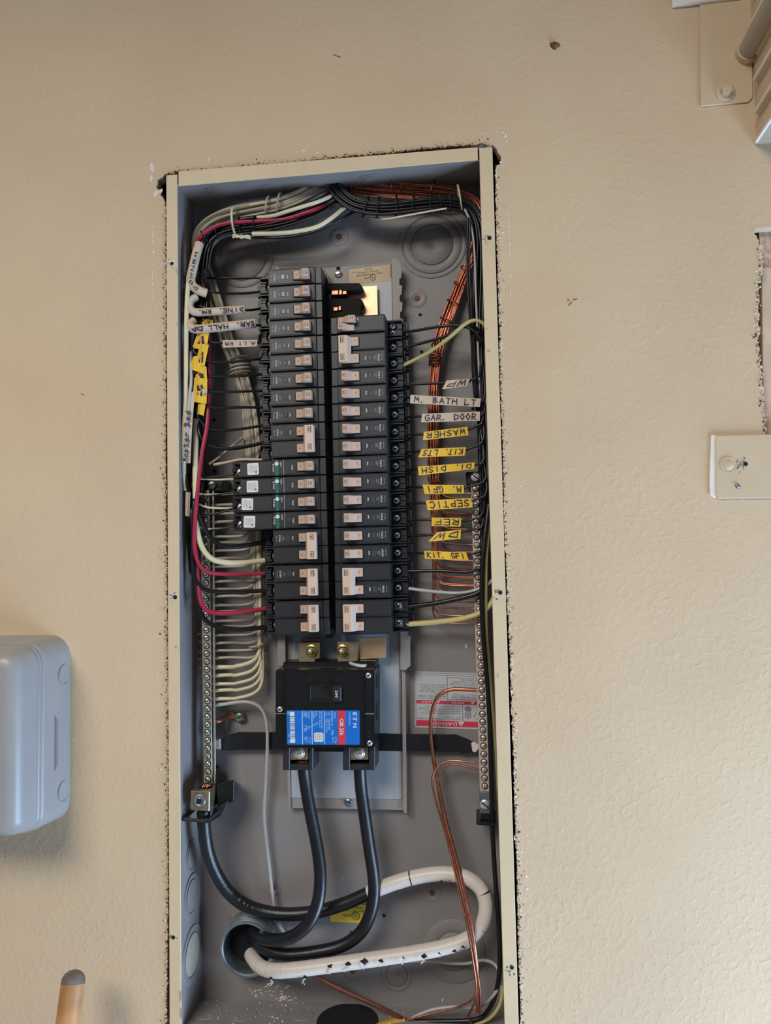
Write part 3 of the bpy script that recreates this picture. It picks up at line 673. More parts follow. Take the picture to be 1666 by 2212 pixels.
def af_label():
    mb = MB(); q = []; a = .0066; rd = .0014
    for cx, cz, st in ((a-rd, a-rd, 0), (-a+rd, a-rd, 90), (-a+rd, -a+rd, 180), (a-rd, -a+rd, 270)):
        for i in range(5): t = math.radians(st+22.5*i); q.append((cx+rd*math.cos(t), cz+rd*math.sin(t)))
    mb.prism(q, 0, .0003, 'y'); return mb.mesh('rating_label')
def af_labelprint():
    mb = MB(); random.seed(3)
    for i in range(6):
        x = -.0046+i*.0017
        tv(mb, random.choice(('LISTED 15A', '120V 60Hz', 'CIRCUIT BKR', 'TYPE CH', 'ISSUE NO')), x, random.uniform(-.0006, .0006), random.uniform(.0065, .0098), .0009, -.0002)
    mb.box(.0026, .0046, -.00025, -.0001, -.0046, -.0024); return mb.mesh('label_print')
def af_term():
    mb = MB(); x0 = -.0368
    mb.box(x0-.011, x0+.002, .010, DEEP, -HW, HW); mb.box(x0-.009, x0+.001, .004, .012, HW-.0032, HW); mb.box(x0-.009, x0+.001, .004, .012, -HW, -HW+.002)
    mb.box(x0-.011, x0-.006, .006, .012, -.002, .002); return mb.mesh('terminal_block', bevel=.0004)
def af_screw():
    mb = MB(); mb.lathe([(.0040, 0), (.0040, .0016), (.0034, .0024), (.001, .0026)], (-.0385, .0085, -.0026), n=16); return mb.mesh('terminal_screw', smooth=True)
def af_slot():
    mb = MB(); c = Vector((-.0385, .0058, -.0026)); d = Vector((.0022, 0, .0026)); e = Vector((-.0005, 0, .0005)); mb.add([c+d+e, c-d+e, c-d-e, c+d-e], [(0, 1, 2, 3)]); return mb.mesh('driver_slot')
for i, dx in enumerate((0, -.001, -.0072, -.0052)):
    o = root('arc_fault_breaker', lrow(12+i), '%s of the four long breakers with green test stripes' % ('topmost', 'second from the top', 'third from the top', 'lowest')[i], 'circuit breaker', 'arc-fault breakers')
    o.rotation_euler = (0, TILT, 0)
    orphan('body', 'afbody', b_body, M_BLACK, o, (1, .0368)); orphan('face_plate', 'afrim', b_rim, M_BLACK, o, (1, .036)); orphan('terminal_block', 'afterm', af_term, M_BLACK2, o)
    orphan('lettering', 'afprint', af_print, M_PRINT, o); orphan('green_stripe', 'afstripe', af_stripe, M_GREEN, o, label='green stripe'); orphan('test_button', 'afbtn', af_button, M_LABELW, o, label='white round test button')
    w = orphan('trip_window', 'window', b_window, M_CLEAR, o); w.location = (.0015, 0, 0)
    s = orphan('terminal_screw', 'afscr', af_screw, M_ZINC, o); orphan('driver_slot', 'afslot', af_slot, M_DARK, s)
    orphan('handle_slot', 'well', b_well, M_DARK, o); h = orphan('handle', 'hand', b_handle, M_HANDLE, o, label='tan toggle handle'); orphan('rating_mark', ('rate', '15'), b_rating, M_INK, h, ('15',))
    l = orphan('rating_label', 'aflab', af_label, M_LABELW, o, label='white rating label'); l.location = (-.0215+dx, .0004, -.0002); l.rotation_euler = (0, (-.02, .0, .03, .04)[i], 0)
    orphan('label_print', 'aflabp', af_labelprint, M_GREYINK, l)
random.seed(21)
# tandem breaker at the top of the right column: two narrow toggles, one thrown the other way
def td_handle(flip):
    pr = [(.0345, .001), (.0345, -.003), (.040, -.0042), (.0445, -.0105), (.0515, -.0100), (.0515, .001)] if not flip else [(.0525, .001), (.0525, -.003), (.047, -.0042), (.0395, -.0105), (.0325, -.0100), (.0325, .001)]
    mb = MB(); n = len(pr); z0, z1 = -.0032, .0032
    mb.add([(u, y, z0) for u, y in pr]+[(u, y, z1) for u, y in pr], [tuple(range(n)), tuple(range(2*n-1, n-1, -1))]+[(i, n+i, n+(i+1) % n, (i+1) % n) for i in range(n)])
    return mb.mesh('handle', bevel=.0003)
def td_mark(flip):
    mb = MB(); u = .0480 if not flip else .0360
    put_text(mb, '20', lambda a, b: (u+.0012+b, -.0104, -a), .0034, .0018, True); put_text(mb, 'SWD', lambda a, b: (u-.0014+b, -.0105, -a), .0036, .0010, True); return mb.mesh('rating_mark')
def td_off():
    mb = MB(); tv(mb, 'OFF', .0305, 0, .0044, .0017, -.0007, True); return mb.mesh('off_mark')
o = root('tandem_circuit_breaker', rrow(4), 'tandem breaker with two narrow toggles, topmost in the right column', 'circuit breaker'); o.rotation_euler = (0, PI+TILT, 0)
orphan('body', ('body', 1), b_body, M_BLACK, o, (1,)); orphan('face_plate', ('rim', 1), b_rim, M_BLACK, o, (1,)); orphan('terminal_block', ('term', 1), b_terminal, M_BLACK, o, (1,))
for z, fl in ((.0044, False), (-.0044, True)):
    h = orphan('handle', ('tdh', fl), td_handle, M_HANDLE, o, (fl,), z=z, label='narrow tan toggle'); orphan('rating_mark', ('tdm', fl), td_mark, M_INK, h, (fl,))
    s = orphan('terminal_screw', 'scr', b_screw, M_ZINC, o, z=z); orphan('driver_slot', 'scrc', b_screw_cut, M_DARK, s)
w = orphan('off_mark', 'tdoff', td_off, M_PRINT, o, z=-.0044)

# ================================================================ main breaker
YM = -.004
MAIN = root('main_circuit_breaker', P(705, 1660, .045), 'large black 200 amp main breaker with blue and red label', 'main breaker')
def fr(x0, y0, x1, y1, Y=YM): return [P(x0, y0, Y), P(x1, y0, Y), P(x1, y1, Y), P(x0, y1, Y)]
def block(pts, t): return MB().slab(pts, t)
part('case', block(fr(595, 1447, 808.5, 1616), .050), M_BLACK2, MAIN, bevel=.0012, seg=2)
part('front_plate', block(fr(617, 1453, 788, 1616, YM-.0028), .006), M_BLACK2, MAIN, bevel=.0014, seg=2)
mb = MB(); a = fr(600, 1447, 806, 1452, YM+.004); b = [P(612, 1436, .030), P(806, 1436, .030), P(806, 1452, .030), P(612, 1452, .030)]
mb.hexa(a, b); part('shoulder', mb, M_BLACK2, MAIN)
part('case_back', block([P(612, 1430, .020), P(812, 1428, .020), P(812, 1618, .020), P(608, 1618, .020)], .026), M_BLACK2, MAIN, bevel=.001)
k = MB(); k.slab(fr(671, 1483, 737, 1514, YM-.0030), .0002); part('toggle_slot', k, M_DARK, MAIN, label='dark slot of the toggle')
fr_ = MB()
for x0, y0, x1, y1 in ((669.5, 1481, 738, 1483), (669.5, 1514, 738, 1516), (669.5, 1481, 671.5, 1516), (736.5, 1481, 738.5, 1516)): fr_.slab(fr(x0, y0, x1, y1, YM-.0042), .0014)
part('toggle_bezel', fr_, M_BLACK, MAIN, bevel=.0003)
tg = part('toggle', block(fr(718, 1484, 736.5, 1514.5, YM-.009), .007), M_BLACK, MAIN, bevel=.0008)
S = bil([(718, 1484), (736.5, 1484), (736.5, 1514.5), (718, 1514.5)], YM-.0092)
def rt(mbx, Sx, txt, ac, bc, w, h, bold=False, d=.0001): put_text(mbx, txt, lambda x, y: Sx(ac+y, bc+x, d), w, h, bold)   # reads downwards
k = MB(); rt(k, S, '200', .5, .5, .52, .36, True); part('rating_mark', k, M_PRINT, tg)
S = bil([(617, 1453), (788, 1453), (788, 1616), (617, 1616)], YM-.0029)
k = MB(); rt(k, S, 'OFF', .32, .075, .07, .05); rt(k, S, 'TRIP', .50, .085, .09, .05); rt(k, S, 'ON', .66, .075, .06, .05); part('moulded_lettering', k, M_BLACK, MAIN)
for x, y in ((796, 1459), (605, 1532), (799, 1605)): screw(x, y, YM, 6, M_ZINC, MAIN, cross=True, name='cover_screw', h=.0014)
for x, y, r in ((605, 1480, 5), (606, 1553, 4.5), (606, 1585, 4.5), (797, 1479, 5), (798, 1529, 4.5), (798, 1586, 5.5)):
    s_ = pxs(x, y, YM); part('moulded_ring', MB().lathe([(r*s_*.7, 0), (r*s_*.75, .0005), (r*s_*.95, .0005), (r*s_, 0)], P(x, y, YM), n=18, cap=False), M_BLACK, MAIN)
part('seam', block(fr(788, 1541, 808, 1543, YM-.0002), .0006), M_GREYINK, MAIN); part('seam', block(fr(596, 1541, 617, 1542.5, YM-.0002), .0006), M_GREYINK, MAIN)
for z0, z1 in ((1463, 1492), (1530, 1562)):
    a = P(808.5, z0, YM); b_ = P(808.5, z1, YM); mb = MB().box(a.x-.0005, a.x+.0004, .012, .030, b_.z, a.z); part('side_slot', mb, M_DARK, MAIN)
# label
S = bil([(619, 1534.5), (777, 1534.5), (777.5, 1609), (620, 1608.5)], YM-.0031)
lab = part('rating_label', MB().slab(rrect(S, 0, 0, 1, 1, .018, 2.1), .0002), M_BLUE, MAIN, label='blue rating label with a red band')
k = MB(); poly(k, rrect(S, .703, 0, .806, 1, 0, 1, .0001)); part('red_band', k, M_REDL, lab)
k = MB(); k2 = MB()
rt(k, S, 'CSR 25k', .755, .48, .50, .055, True, .0002); rt(k, S, 'E T N', .935, .28, .44, .052, True); rt(k2, S, 'Circuit Breaker', .868, .24, .40, .026)
poly(k, rrect(S, .935, .40, .948, .43, 0, 1, .0002)); poly(k, rrect(S, .915, .20, .925, .225, 0, 1, .0002)); poly(k, rrect(S, .945, .14, .955, .165, 0, 1, .0002))
for txt, ac, bc, w in (('200 A', .665, .14, .18), ('2 Pole', .675, .86, .2), ('120/240 V~', .625, .26, .46), ('60Hz', .63, .64, .17), ('40°C', .635, .86, .17), ('Cat.   CSR2200N', .585, .30, .52), ('Style  78B3C07G03', .545, .34, .60),
                       ('Interrupting Capacity', .485, .28, .5), ('RMS Sym. Amperes', .455, .26, .46), ('Volts         kA', .415, .22, .42), ('120/240 ~     25', .378, .24, .44), ('Terminal', .312, .13, .2), ('Wire', .315, .50, .1), ('Torque', .318, .87, .17),
                       ('Size', .275, .12, .18), ('Size', .28, .52, .16), ('Lb. In.', .284, .86, .16), ('CU/AL', .245, .11, .16), ('2 - 300', .248, .52, .2), ('250', .252, .82, .1), ('MFD', .022, .08, .09), ('1412', .034, .74, .10), ('WEB', .037, .90, .09)):
    rt(k2, S, txt, ac, bc, w, .030)
for a in (.212, .346, .515): poly(k2, rrect(S, a, .01, a+.009, .99, 0, 1, .0001))
random.seed(5); b0 = .20
poly(k, rrect(S, .045, .04, .11, .17, 0, 1, .0001)); poly(k, rrect(S, .048, .82, .115, .95, 0, 1, .0001))
while b0 < .80:
    t_ = random.choice((.012, .02, .03)); poly(k, rrect(S, .046, b0, .112, b0+t_, 0, 1, .0001)); b0 += t_+random.choice((.008, .014, .022))
part('white_print', k, M_LABELW, lab); part('pale_print', k2, M_SKY, lab)
S2 = S; k = MB().slab(rrect(S2, .375, .645, .505, .915, .02, 2.1, .0002), .0002); st = part('approval_sticker', k, M_LABELW, lab, label='small white approval sticker')
random.seed(21)
k = MB()
for i in range(4): rt(k, S2, 'LISTED E7819', .395+i*.03, .78, .20, .018, False, .0004)
part('sticker_print', k, M_GREYINK, lab)
# lugs under the main breaker
for x0, x1, lx0, lx1, cx in ((611, 676, 626, 667, 647), (741, 810, 756, 797, 777)):
    mb = MB()
    mb.slab(fr(x0, 1612, lx0, 1664, .004), .034); mb.slab(fr(lx1, 1612, x1, 1664, .004), .034); mb.slab(fr(x0, 1651, x1, 1664, .006), .030); mb.slab(fr(lx0, 1612, lx1, 1656, .028), .012)
    hs = part('lug_housing', mb, M_BLACK, MAIN, bevel=.0007)
    lg = part('lug', block(fr(lx0+.5, 1612, lx1-.5, 1642, .008), .018), M_TIN, MAIN, bevel=.0006)
    c = P(cx, 1626, .008); r = .0068
    mb = MB().lathe([(r, -.001), (r, .0012), (r*.82, .0018), (r*.74, .0010), (r*.66, .0022), (r*.34, .0026), (r*.30, .0008), (.0002, .0008)], c, n=24, cap=False); part('lug_screw', mb, M_ZINC, lg, smooth=True)
mb = MB()
for i in range(7): cable(mb, [(644+i*3.2, 1640, .016), (645+i*3.2, 1654, .013)], 1.7, 6)
part('copper_strands', mb, M_COPPER, MAIN)
part('housing_step', block([P(676, 1610, .016), P(742, 1610, .016), P(742, 1624, .016), P(676, 1624, .016)], .022), M_BLACK2, MAIN, bevel=.0006)
# bus connectors above the main breaker
for x0, y0, x1, y1, nx, ny, nm in ((644, 1387, 691, 1426, 674, 1405, 'left'), (728, 1385, 774, 1430, 741, 1405, 'right')):
    o = root('bus_connector', P((x0+x1)/2, y1, .03), '%s of the two tinned bus straps bolted above the main breaker' % nm, 'bus connector', 'bolted bus straps')
    mb = MB(); mb.slab([P(x0, y0+1, .026), P(x1, y0, .026), P(x1, y1-4, .026), P(x1-10, y1-2, .026), P(x1-12, y1+8, .026), P(x0+2, y1+10, .026)], .003); part('strap', mb, M_TIN, o, bevel=.0003)
    c = P(nx, ny, .026); part('washer', MB().lathe([(.0073, 0), (.0073, .0008), (.0066, .0012)], c, n=28), M_BRASS, o, smooth=True)
    part('nut', MB().lathe([(.0055, .0012), (.0055, .0052), (.0046, .0060)], c, n=6), M_BRASS, o); part('stud', MB().lathe([(.0027, .004), (.0027, .0102), (.0020, .0110)], c, n=16), M_ZINC, o, smooth=True)
o = top('insulation_scrap', cable(MB(), [(756, 1432, .000), (764, 1435, -.003), (774, 1437, -.004), (784, 1438, -.003), (790, 1437, .000)], 3.4, 8), M_GREYW, 'pale scrap of wire insulation lying on top of the main breaker', 'scrap', smooth=True)
top('copper_link_bar', MB().slab([P(775, 1378, .032), P(833, 1376, .032), P(833.5, 1421, .032), P(775, 1425, .032)], .003), M_COPPLATE, 'flat copper link bar right of the bolted bus straps', 'bus bar', bevel=.0003)
top('copper_link_bar', MB().slab([P(652, 1379, .033), P(691, 1379, .033), P(691, 1392, .033), P(652, 1392, .033)], .004), M_COPDARK, 'short copper link bar above the left bus strap', 'bus bar', bevel=.0003)

# ================================================================ terminal bars
def bar_screws(o, x0, y0, x1, y1, n, Y, r, m):
    base = None
    for i in range(n):
        t = i/(n-1); x = x0+(x1-x0)*t; y = y0+(y1-y0)*t; s = pxs(x, y, Y); c = P(x, y, Y)
        if base is None:
            R = r*s
            base = MB().lathe([(R*.74, -.0002), (R*.74, .0008), (R*.60, .0016), (R*.15, .0018)], (0, 0, 0), n=14, cap=False).mesh('bar_screw', smooth=True)
            hole = MB().lathe([(R*.70, .0001), (R*.76, .0003), (R*.92, .0003), (R*.94, 0)], (0, 0, 0), n=16, cap=False).mesh('screw_well')
            k = MB(); d = Vector((R*.62, 0, R*.1)); e = Vector((-.0001, 0, R*.10)); f = Vector((0, -.0019, 0)); k.add([f+d+e, f-d+e, f-d-e, f+d-e], [(0, 1, 2, 3)]); slot = k.mesh('slot')
        q = link('bar_screw', base, m, o); q.location = c-o.location; q.rotation_euler = (0, random.uniform(0, 3), 0)
        link('slot', slot, M_DARK, q); link('screw_well', hole, M_DARK, q)
NB = root('neutral_bar', P(450, 1690, .034), 'long aluminium neutral bar with many screws on the left side', 'terminal bar')
mb = MB(); mb.hexa([P(433, 1058, .030), P(452, 1058, .030), P(459, 1692, .030), P(440, 1692, .030)], [P(437, 1058, .042), P(455, 1058, .042), P(462, 1692, .042), P(444, 1692, .042)])
part('bar', mb, M_ALU, NB, bevel=.0005)
mb = MB(); mb.hexa([P(458.5, 1060, .030), P(462.5, 1060, .030), P(466, 1692, .030), P(462, 1692, .030)], [P(459.5, 1060, .040), P(464, 1060, .040), P(467, 1692, .040), P(463, 1692, .040)])
part('bar_rail', mb, M_ALU, NB, bevel=.0004)
bar_screws(NB, 442.5, 1072, 449.5, 1684, 37, .0296, 7.4, M_ALU)
part('bar_mount', quad(MB(), [(440, 1034), (482, 1034), (482, 1060), (440, 1062)], .032, .028), M_BLACK2, NB, bevel=.0008)
screw(458, 1048, .031, 9, M_GALV, NB, name='mount_screw')
for i in range(16):
    y = 1235+i*17+random.uniform(-3, 3); x = 437+(y-1235)*.012
    mb = MB()
    for k in range(1 if i < 8 else 3): cable(mb, [(x+2, y+k*1.6, .036), (x-6, y-1+k*1.6+random.uniform(-1, 1), .036), (x-9-random.uniform(0, 4), y-2+k*2.2, .035)], .6, 5)
    part('strand_end', mb, M_COPPER, NB, label='copper wire end poking out of the bar')
GB = root('ground_bar', P(1045, 1715, .030), 'long pinkish ground bar with many screws on the right side', 'terminal bar')
mb = MB(); mb.hexa([P(1017.5, 1046, .030), P(1036, 1046, .030), P(1058, 1712, .030), P(1037, 1712, .030)], [P(1018, 1046, .042), P(1036, 1046, .042), P(1058, 1712, .042), P(1037, 1712, .042)])
part('bar', mb, M_ALUP, GB, bevel=.0005)
bar_screws(GB, 1026.8, 1056, 1047.5, 1698, 38, .0296, 7.6, M_ALUP)
part('bar_mount', quad(MB(), [(1006, 1020), (1045, 1018), (1046, 1046), (1008, 1048)], .030, .030), M_BLACK2, GB, bevel=.0008)
screw(1026.5, 1030, .029, 10, M_ZINC, GB, name='mount_screw', ang=-.6)
lg = part('lug', quad(MB(), [(1036, 1711), (1059, 1712), (1060, 1775), (1037, 1775)], .024, .018), M_GALV, GB, bevel=.0006)
screw(1048, 1738, .024, 11.5, M_ZINC, lg, name='lug_screw', ang=-.7)
part('lug_opening', quad(MB(), [(1038, 1757), (1058, 1757), (1058, 1771), (1038, 1771)], .0236, .0003), M_DARK, lg)
part('bar_foot', quad(MB(), [(1029, 1776), (1072, 1779), (1072, 1785), (1029, 1782)], .012, .045), M_BLACK2, GB, bevel=.0006)
# big neutral lug and its plastic bracket
LUG = root('neutral_lug', P(440, 1755, .02), 'square aluminium neutral lug with hex screw at the foot of the left bar', 'lug')
mb = MB(); mb.hexa([P(412, 1708, .002), P(453, 1710, .002), P(452, 1753, .002), P(411.5, 1750, .002)], [P(434, 1691, .036), P(471, 1694, .036), P(469.5, 1738, .036), P(433, 1736, .036)])
part('block', mb, M_TIN, LUG, bevel=.0006)
c = P(431, 1730, .002); r = .0072
part('clamp_screw', MB().lathe([(r, 0), (r, .0012), (r*.9, .0018), (r*.62, .0018), (r*.5, .0010), (r*.42, .0014), (r*.40, -.0002), (.0002, -.0002)], c, n=28, cap=False), M_GALV, LUG, smooth=True)
part('hex_socket', MB().lathe([(r*.42, 0), (r*.40, .0016)], c, n=6), M_DARK, LUG)
c = P(443, 1700, .019); mb = MB().lathe([(.0002, .0004), (.0082, .0004), (.0084, 0)], c, ax=(0, 0, 1), n=24, cap=False); part('cable_hole', mb, M_DARK, LUG)
mb = MB()
for i in range(11):
    a = random.uniform(0, 6.28); q = .0058*math.sqrt(random.random()); mb.lathe([(.0013, -.001), (.0013, .0016), (.0009, .0022)], c+Vector((math.cos(a)*q, math.sin(a)*q, 0)), ax=(0, 0, 1), n=7)
part('copper_strands', mb, M_COPPER, LUG)
BRK = root('lug_bracket', P(460, 1775, .04), 'black plastic bracket holding the neutral lug', 'bracket')
mb = MB(); mb.hexa([P(468, 1694, .024), P(506, 1686, .024), P(506, 1730, .024), P(470, 1748, .024)], [P(468, 1690, .058), P(508, 1684, .058), P(508, 1728, .058), P(470, 1740, .058)]); part('bracket_block', mb, M_BLACK2, BRK, bevel=.0010)
mb = MB()
for a, b in (((396, 1770), (448, 1774)), ((448, 1774), (490, 1736)), ((396, 1770), (420, 1748))):
    q0 = P(a[0], a[1], .004); q1 = P(b[0], b[1], .004 if b[1] > 1770 else .034); mb.tube([q0, q1], .0022, 6)
part('cable_loop', mb, M_BLACK, BRK); part('bracket_arm', quad(MB(), [(462, 1745), (494, 1730), (480, 1760), (452, 1778)], .020, .004), M_BLACK, BRK, bevel=.0004)
part('bracket_pocket', quad(MB(), [(479, 1690), (497, 1686), (494, 1690), (474, 1694)], .0236, .0002), M_DARK, BRK)
# bonding strap with white ends
ST = root('neutral_strap', P(745, 1620, .05), 'flat black insulated strap crossing behind the main breaker', 'strap')
mb = MB(); mb.slab([P(x, y, .050) for x, y in ((476, 1598), (500, 1586), (515, 1582), (700, 1583), (876, 1586), (985, 1587), (1008, 1596), (1028, 1606), (1026, 1624), (1000, 1628), (985, 1624), (876, 1623), (600, 1620), (515, 1620), (490, 1622), (476, 1619))], .003); part('strap', mb, M_CABLE, ST, bevel=.0005)
for pts in (((459, 1607), (466, 1598), (475, 1596), (476, 1619), (466, 1618)), ((1018, 1606), (1025, 1603), (1037, 1611), (1036, 1615), (1028, 1626), (1021, 1624))):
    part('shrink_tip', MB().slab([P(x, y, .0465) for x, y in pts], .004), M_WTAPE, ST, bevel=.0005, label='white frayed end of the strap')
GS = root('bonding_jumper', P(490, 1560, .045), 'short copper bonding jumper with green screw below the white wires', 'bonding jumper')
part('copper_stub', cable(MB(), [(459, 1557, .036), (472, 1558, .036), (480, 1554, .042), (488, 1547, .050), (494, 1545, .054)], 4.2, 9), M_COPPER, GS, smooth=True)
part('ring_terminal', quad(MB(), [(488, 1539), (503, 1538), (508, 1542), (528, 1541), (529, 1557), (508, 1556), (503, 1553), (489, 1552)], .055, .003), M_COPDARK, GS, bevel=.0005)
screw(517, 1549, .055, 9.5, M_GSCREW, GS, name='green_screw', ang=.4)

# ================================================================ service cables and conduit
CD = root('conduit_bushing', P(540, 2095, .05), 'grey threaded metal conduit connector in the back of the box', 'conduit')
c = P(545, 2030, YB); r = .0315
pr = [(r, 0), (r, .004), (r*1.02, .0045), (r*1.02, .010)]
part('locknut', MB().lathe([(r*1.0, 0), (r*1.07, .0005), (r*1.07, .005), (r*.98, .0055), (r*.97, 0)], c, n=44, cap=False), M_GALV, CD, smooth=True)
pr = []
for i in range(9): pr += [(r*.985, .004+i*.002), (r*.955, .005+i*.002)]
pr += [(r*.97, .0235), (r*.90, .0240), (r*.86, .0225), (r*.85, .0)]
part('threaded_sleeve', MB().lathe(pr, c, n=48, cap=False), M_GALV, CD, smooth=False)
part('conduit_throat', MB().lathe([(.0003, .0009), (r*.86, .0009)], c, n=40, cap=False), M_DARK, CD)
mb = MB()
for i in range(6):
    a = i*PI/3+.3; d = Vector((math.cos(a), 0, math.sin(a))); p0 = c+d*r*1.05; mb.lathe([(.0032, .0005), (.0032, .005)], p0, n=4)
part('locknut_lug', mb, M_GALV, CD)
YC = .040
o = wire('service_cable', [(655, 1648, .020), (660, 1690, .022), (668, 1740, .022), (680, 1800, .022), (690, 1860, .020), (692, 1910, .016), (685, 1955, .012), (666, 1995, .010), (636, 2021, .012), (600, 2031, .020), (568, 2026, .034), (548, 2012, .050), (540, 2005, .060)], 13.5, M_CABLE, 'thick black cable from the left lug of the main breaker', 'service cables', 14, cat='cable')
o = wire('service_cable', [(777, 1648, .020), (780, 1700, .024), (788, 1760, .026), (798, 1830, .028), (807, 1890, .030), (808, 1935, .030), (798, 1980, .030), (776, 2018, .030), (736, 2044, .030), (680, 2057, .030), (620, 2062, .032), (578, 2052, .040), (553, 2035, .052), (545, 2028, .060)], 13.5, M_CABLE, 'thick black cable from the right lug of the main breaker', 'service cables', 14, cat='cable')
neu = [(440, 1752, .014), (441, 1785, .014), (448, 1835, .018), (464, 1880, .026), (490, 1922, .034), (525, 1952, .040), (570, 1969, .043), (625, 1975, .043), (690, 1968, .042), (750, 1950, .040), (800, 1928, .038), (850, 1908, .036), (905, 1893, .036), (960, 1887, .034), (1008, 1896, .030), (1040, 1922, .026),
       (1050, 1960, .022), (1040, 2000, .020), (1008, 2030, .019), (960, 2046, .018), (900, 2058, .017), (820, 2070, .016), (740, 2081, .014), (660, 2092, .013), (600, 2097, .016), (566, 2090, .028), (548, 2072, .046), (542, 2062, .058)]
NEU = wire('neutral_cable', neu, 14.5, M_CABLE, 'thick neutral cable looping down from the left lug, wrapped in white tape', None, 14, cat='cable')
sp = spline(neu, 7.0); i0 = min(range(len(sp)), key=lambda i: (sp[i]-Vector((790, 1932, .038))).length)
seg = sp[i0:]; wp = [P(*p) for p in seg]; sc_ = pxs(900, 1980, .02)
cum = [0]
for a, b in zip(wp[:-1], wp[1:]): cum.append(cum[-1]+(b-a).length)
def at_len(L):
    for i in range(len(cum)-1):
        if cum[i+1] >= L: t = (L-cum[i])/(cum[i+1]-cum[i]); return wp[i].lerp(wp[i+1], t), i
    return wp[-1], len(wp)-2
turn = .0172; L = .004; idx = 0
gaps = {2: .0030, 7: .0022, 9: .0014, 13: .0010, 29: .0016}
while L < cum[-1]-.002:
    e = min(L+turn-gaps.get(idx, 0), cum[-1]); pts = []; rr_ = []
    n = 6
    for j in range(n+1):
        p, _ = at_len(L-.0015+(e-L+.0015)*j/n); pts.append(p); rr_.append(.0078*(.985+.03*(1-j/n)))
    mb = MB().tube(pts, rr_, 16, cap=False)
    # slant the turn's edges so that the wrap reads as a spiral
    part('tape_wrap', mb, M_WTAPE, NEU, smooth=True)
    L += turn; idx += 1
# scorched nicks where the tape has worn through
k = MB(); k2 = MB(); random.seed(9)
for x, y, w_ in ((585, 2113, 10), (660, 2110, 10), (714, 2087, 15), (752, 2083, 14), (787, 2077, 16), (823, 2075, 12), (872, 2069, 7), (918, 2066, 14), (949, 2060, 7), (982, 2055, 12), (1002, 2046, 8), (1034, 2030, 7), (954, 1905, 9), (972, 1902, 4), (1052, 1976, 6), (1050, 2000, 6)):
    c = P(x, y, .006 if y > 2000 and x < 1010 else .016); n = 9
    k.add([c+Vector((math.cos(2*PI*i/n)*w_*.00027*random.uniform(.3, 1.3), 0, math.sin(2*PI*i/n)*w_*.00020*random.uniform(.3, 1.3))) for i in range(n)]+[c+Vector((0, -.0006, 0))], [(i, (i+1) % n, n) for i in range(n)])
    if y > 2060 and x < 940:
        for j in range(2): cable(k2, [(x+random.uniform(-4, 4), y+4, .006), (x+random.uniform(-6, 6), y+9, .005), (x-3+random.uniform(-6, 6), y+random.uniform(12, 18), .006)], .8, 4)
part('worn_spot', k, M_DARK, NEU, label='dark nicks worn through the white tape')['kind'] = 'stuff'
part('tape_threads', k2, M_WTAPE, NEU)['kind'] = 'stuff'
random.seed(33)
# print on the black cable jackets
k = MB()
for i, ch in enumerate('LINE WIRE AND CABLE 7/0V'):
    t = i/23; p = spline([(600, 1972, 0), (540, 1958, 0), (490, 1918, 0), (462, 1865, 0), (447, 1800, 0)], 3); j = int((1-t)*(len(p)-2)); j = len(p)-2-j
    a = p[j]; b = p[j+1]; d = (b-a).normalized(); u = Vector((d.y, -d.x, 0)); yy = .006+.026*max(0, min(1, (a.y-1800)/170))
    if ch != ' ': put_text(k, ch, lambda x, y, a=a, d=d, u=u, yy=yy: P(a.x+d.x*x*2000+u.x*y*2000, a.y+d.y*x*2000+u.y*y*2000, yy-.004), .0006 if ch == 'I' else .0022, .0034)
part('jacket_print', k, M_GREYINK, NEU)

# ================================================================ copper grounds
wire('ground_conductor', [(1040, 1492, .034), (1000, 1489, .034), (972, 1490, .036), (950, 1501, .038), (937, 1525, .040), (931, 1560, .042), (932, 1600, .042), (939, 1650, .042), (948, 1700, .040), (963, 1770, .036), (982, 1840, .030), (1000, 1910, .022), (1016, 1985, .010), (1027, 2060, .006), (1033, 2130, .010), (1032, 2185, .020)], 4.3, M_COPPER, 'thickest bare copper ground wire curving off the right bar over the danger sticker', 'lower ground wires', 9)
wire('ground_conductor', [(1040, 1650, .034), (1005, 1645, .034), (975, 1643, .036), (952, 1650, .038), (938, 1668, .038), (934, 1692, .038), (943, 1735, .036), (958, 1785, .034), (975, 1850, .028), (992, 1925, .018), (1009, 2000, .008), (1022, 2075, .004), (1029, 2130, .008), (1022, 2158, .014), (990, 2175, .024), (930, 2190, .030), (880, 2203, .034)], 2.3, M_COPPER, 'bright thin copper ground wire making the outer loop off the right bar', 'lower ground wires', 7)
wire('ground_conductor', [(1042, 1663, .036), (1012, 1658, .036), (988, 1652, .038), (966, 1655, .040), (951, 1672, .040), (946, 1695, .040), (953, 1745, .038), (966, 1800, .034), (984, 1870, .026), (1002, 1945, .014), (1018, 2020, .006), (1030, 2090, .004), (1038, 2150, .010), (1036, 2190, .018)], 2.3, M_COPDARK, 'dull thin copper ground wire making the inner loop off the right bar', 'lower ground wires', 7)
wire('ground_conductor', [(934, 1640, .046), (945, 1690, .044), (957, 1745, .040), (972, 1800, .036), (990, 1875, .026), (1007, 1950, .014), (1021, 2025, .006), (1029, 2100, .006), (1027, 2160, .014), (1012, 2196, .026), (1022, 2212, .030)], 2.4, M_COPDARK, 'copper ground wire running straight behind the loops to the bottom', 'lower ground wires', 7)
wire('ground_conductor', [(668, 2098, .030), (700, 2118, .028), (745, 2141, .028), (800, 2166, .030), (845, 2188, .034), (885, 2208, .038)], 4.6, M_COPDARK, 'bare copper conductor slanting across the bottom below the white cable', None, 9)

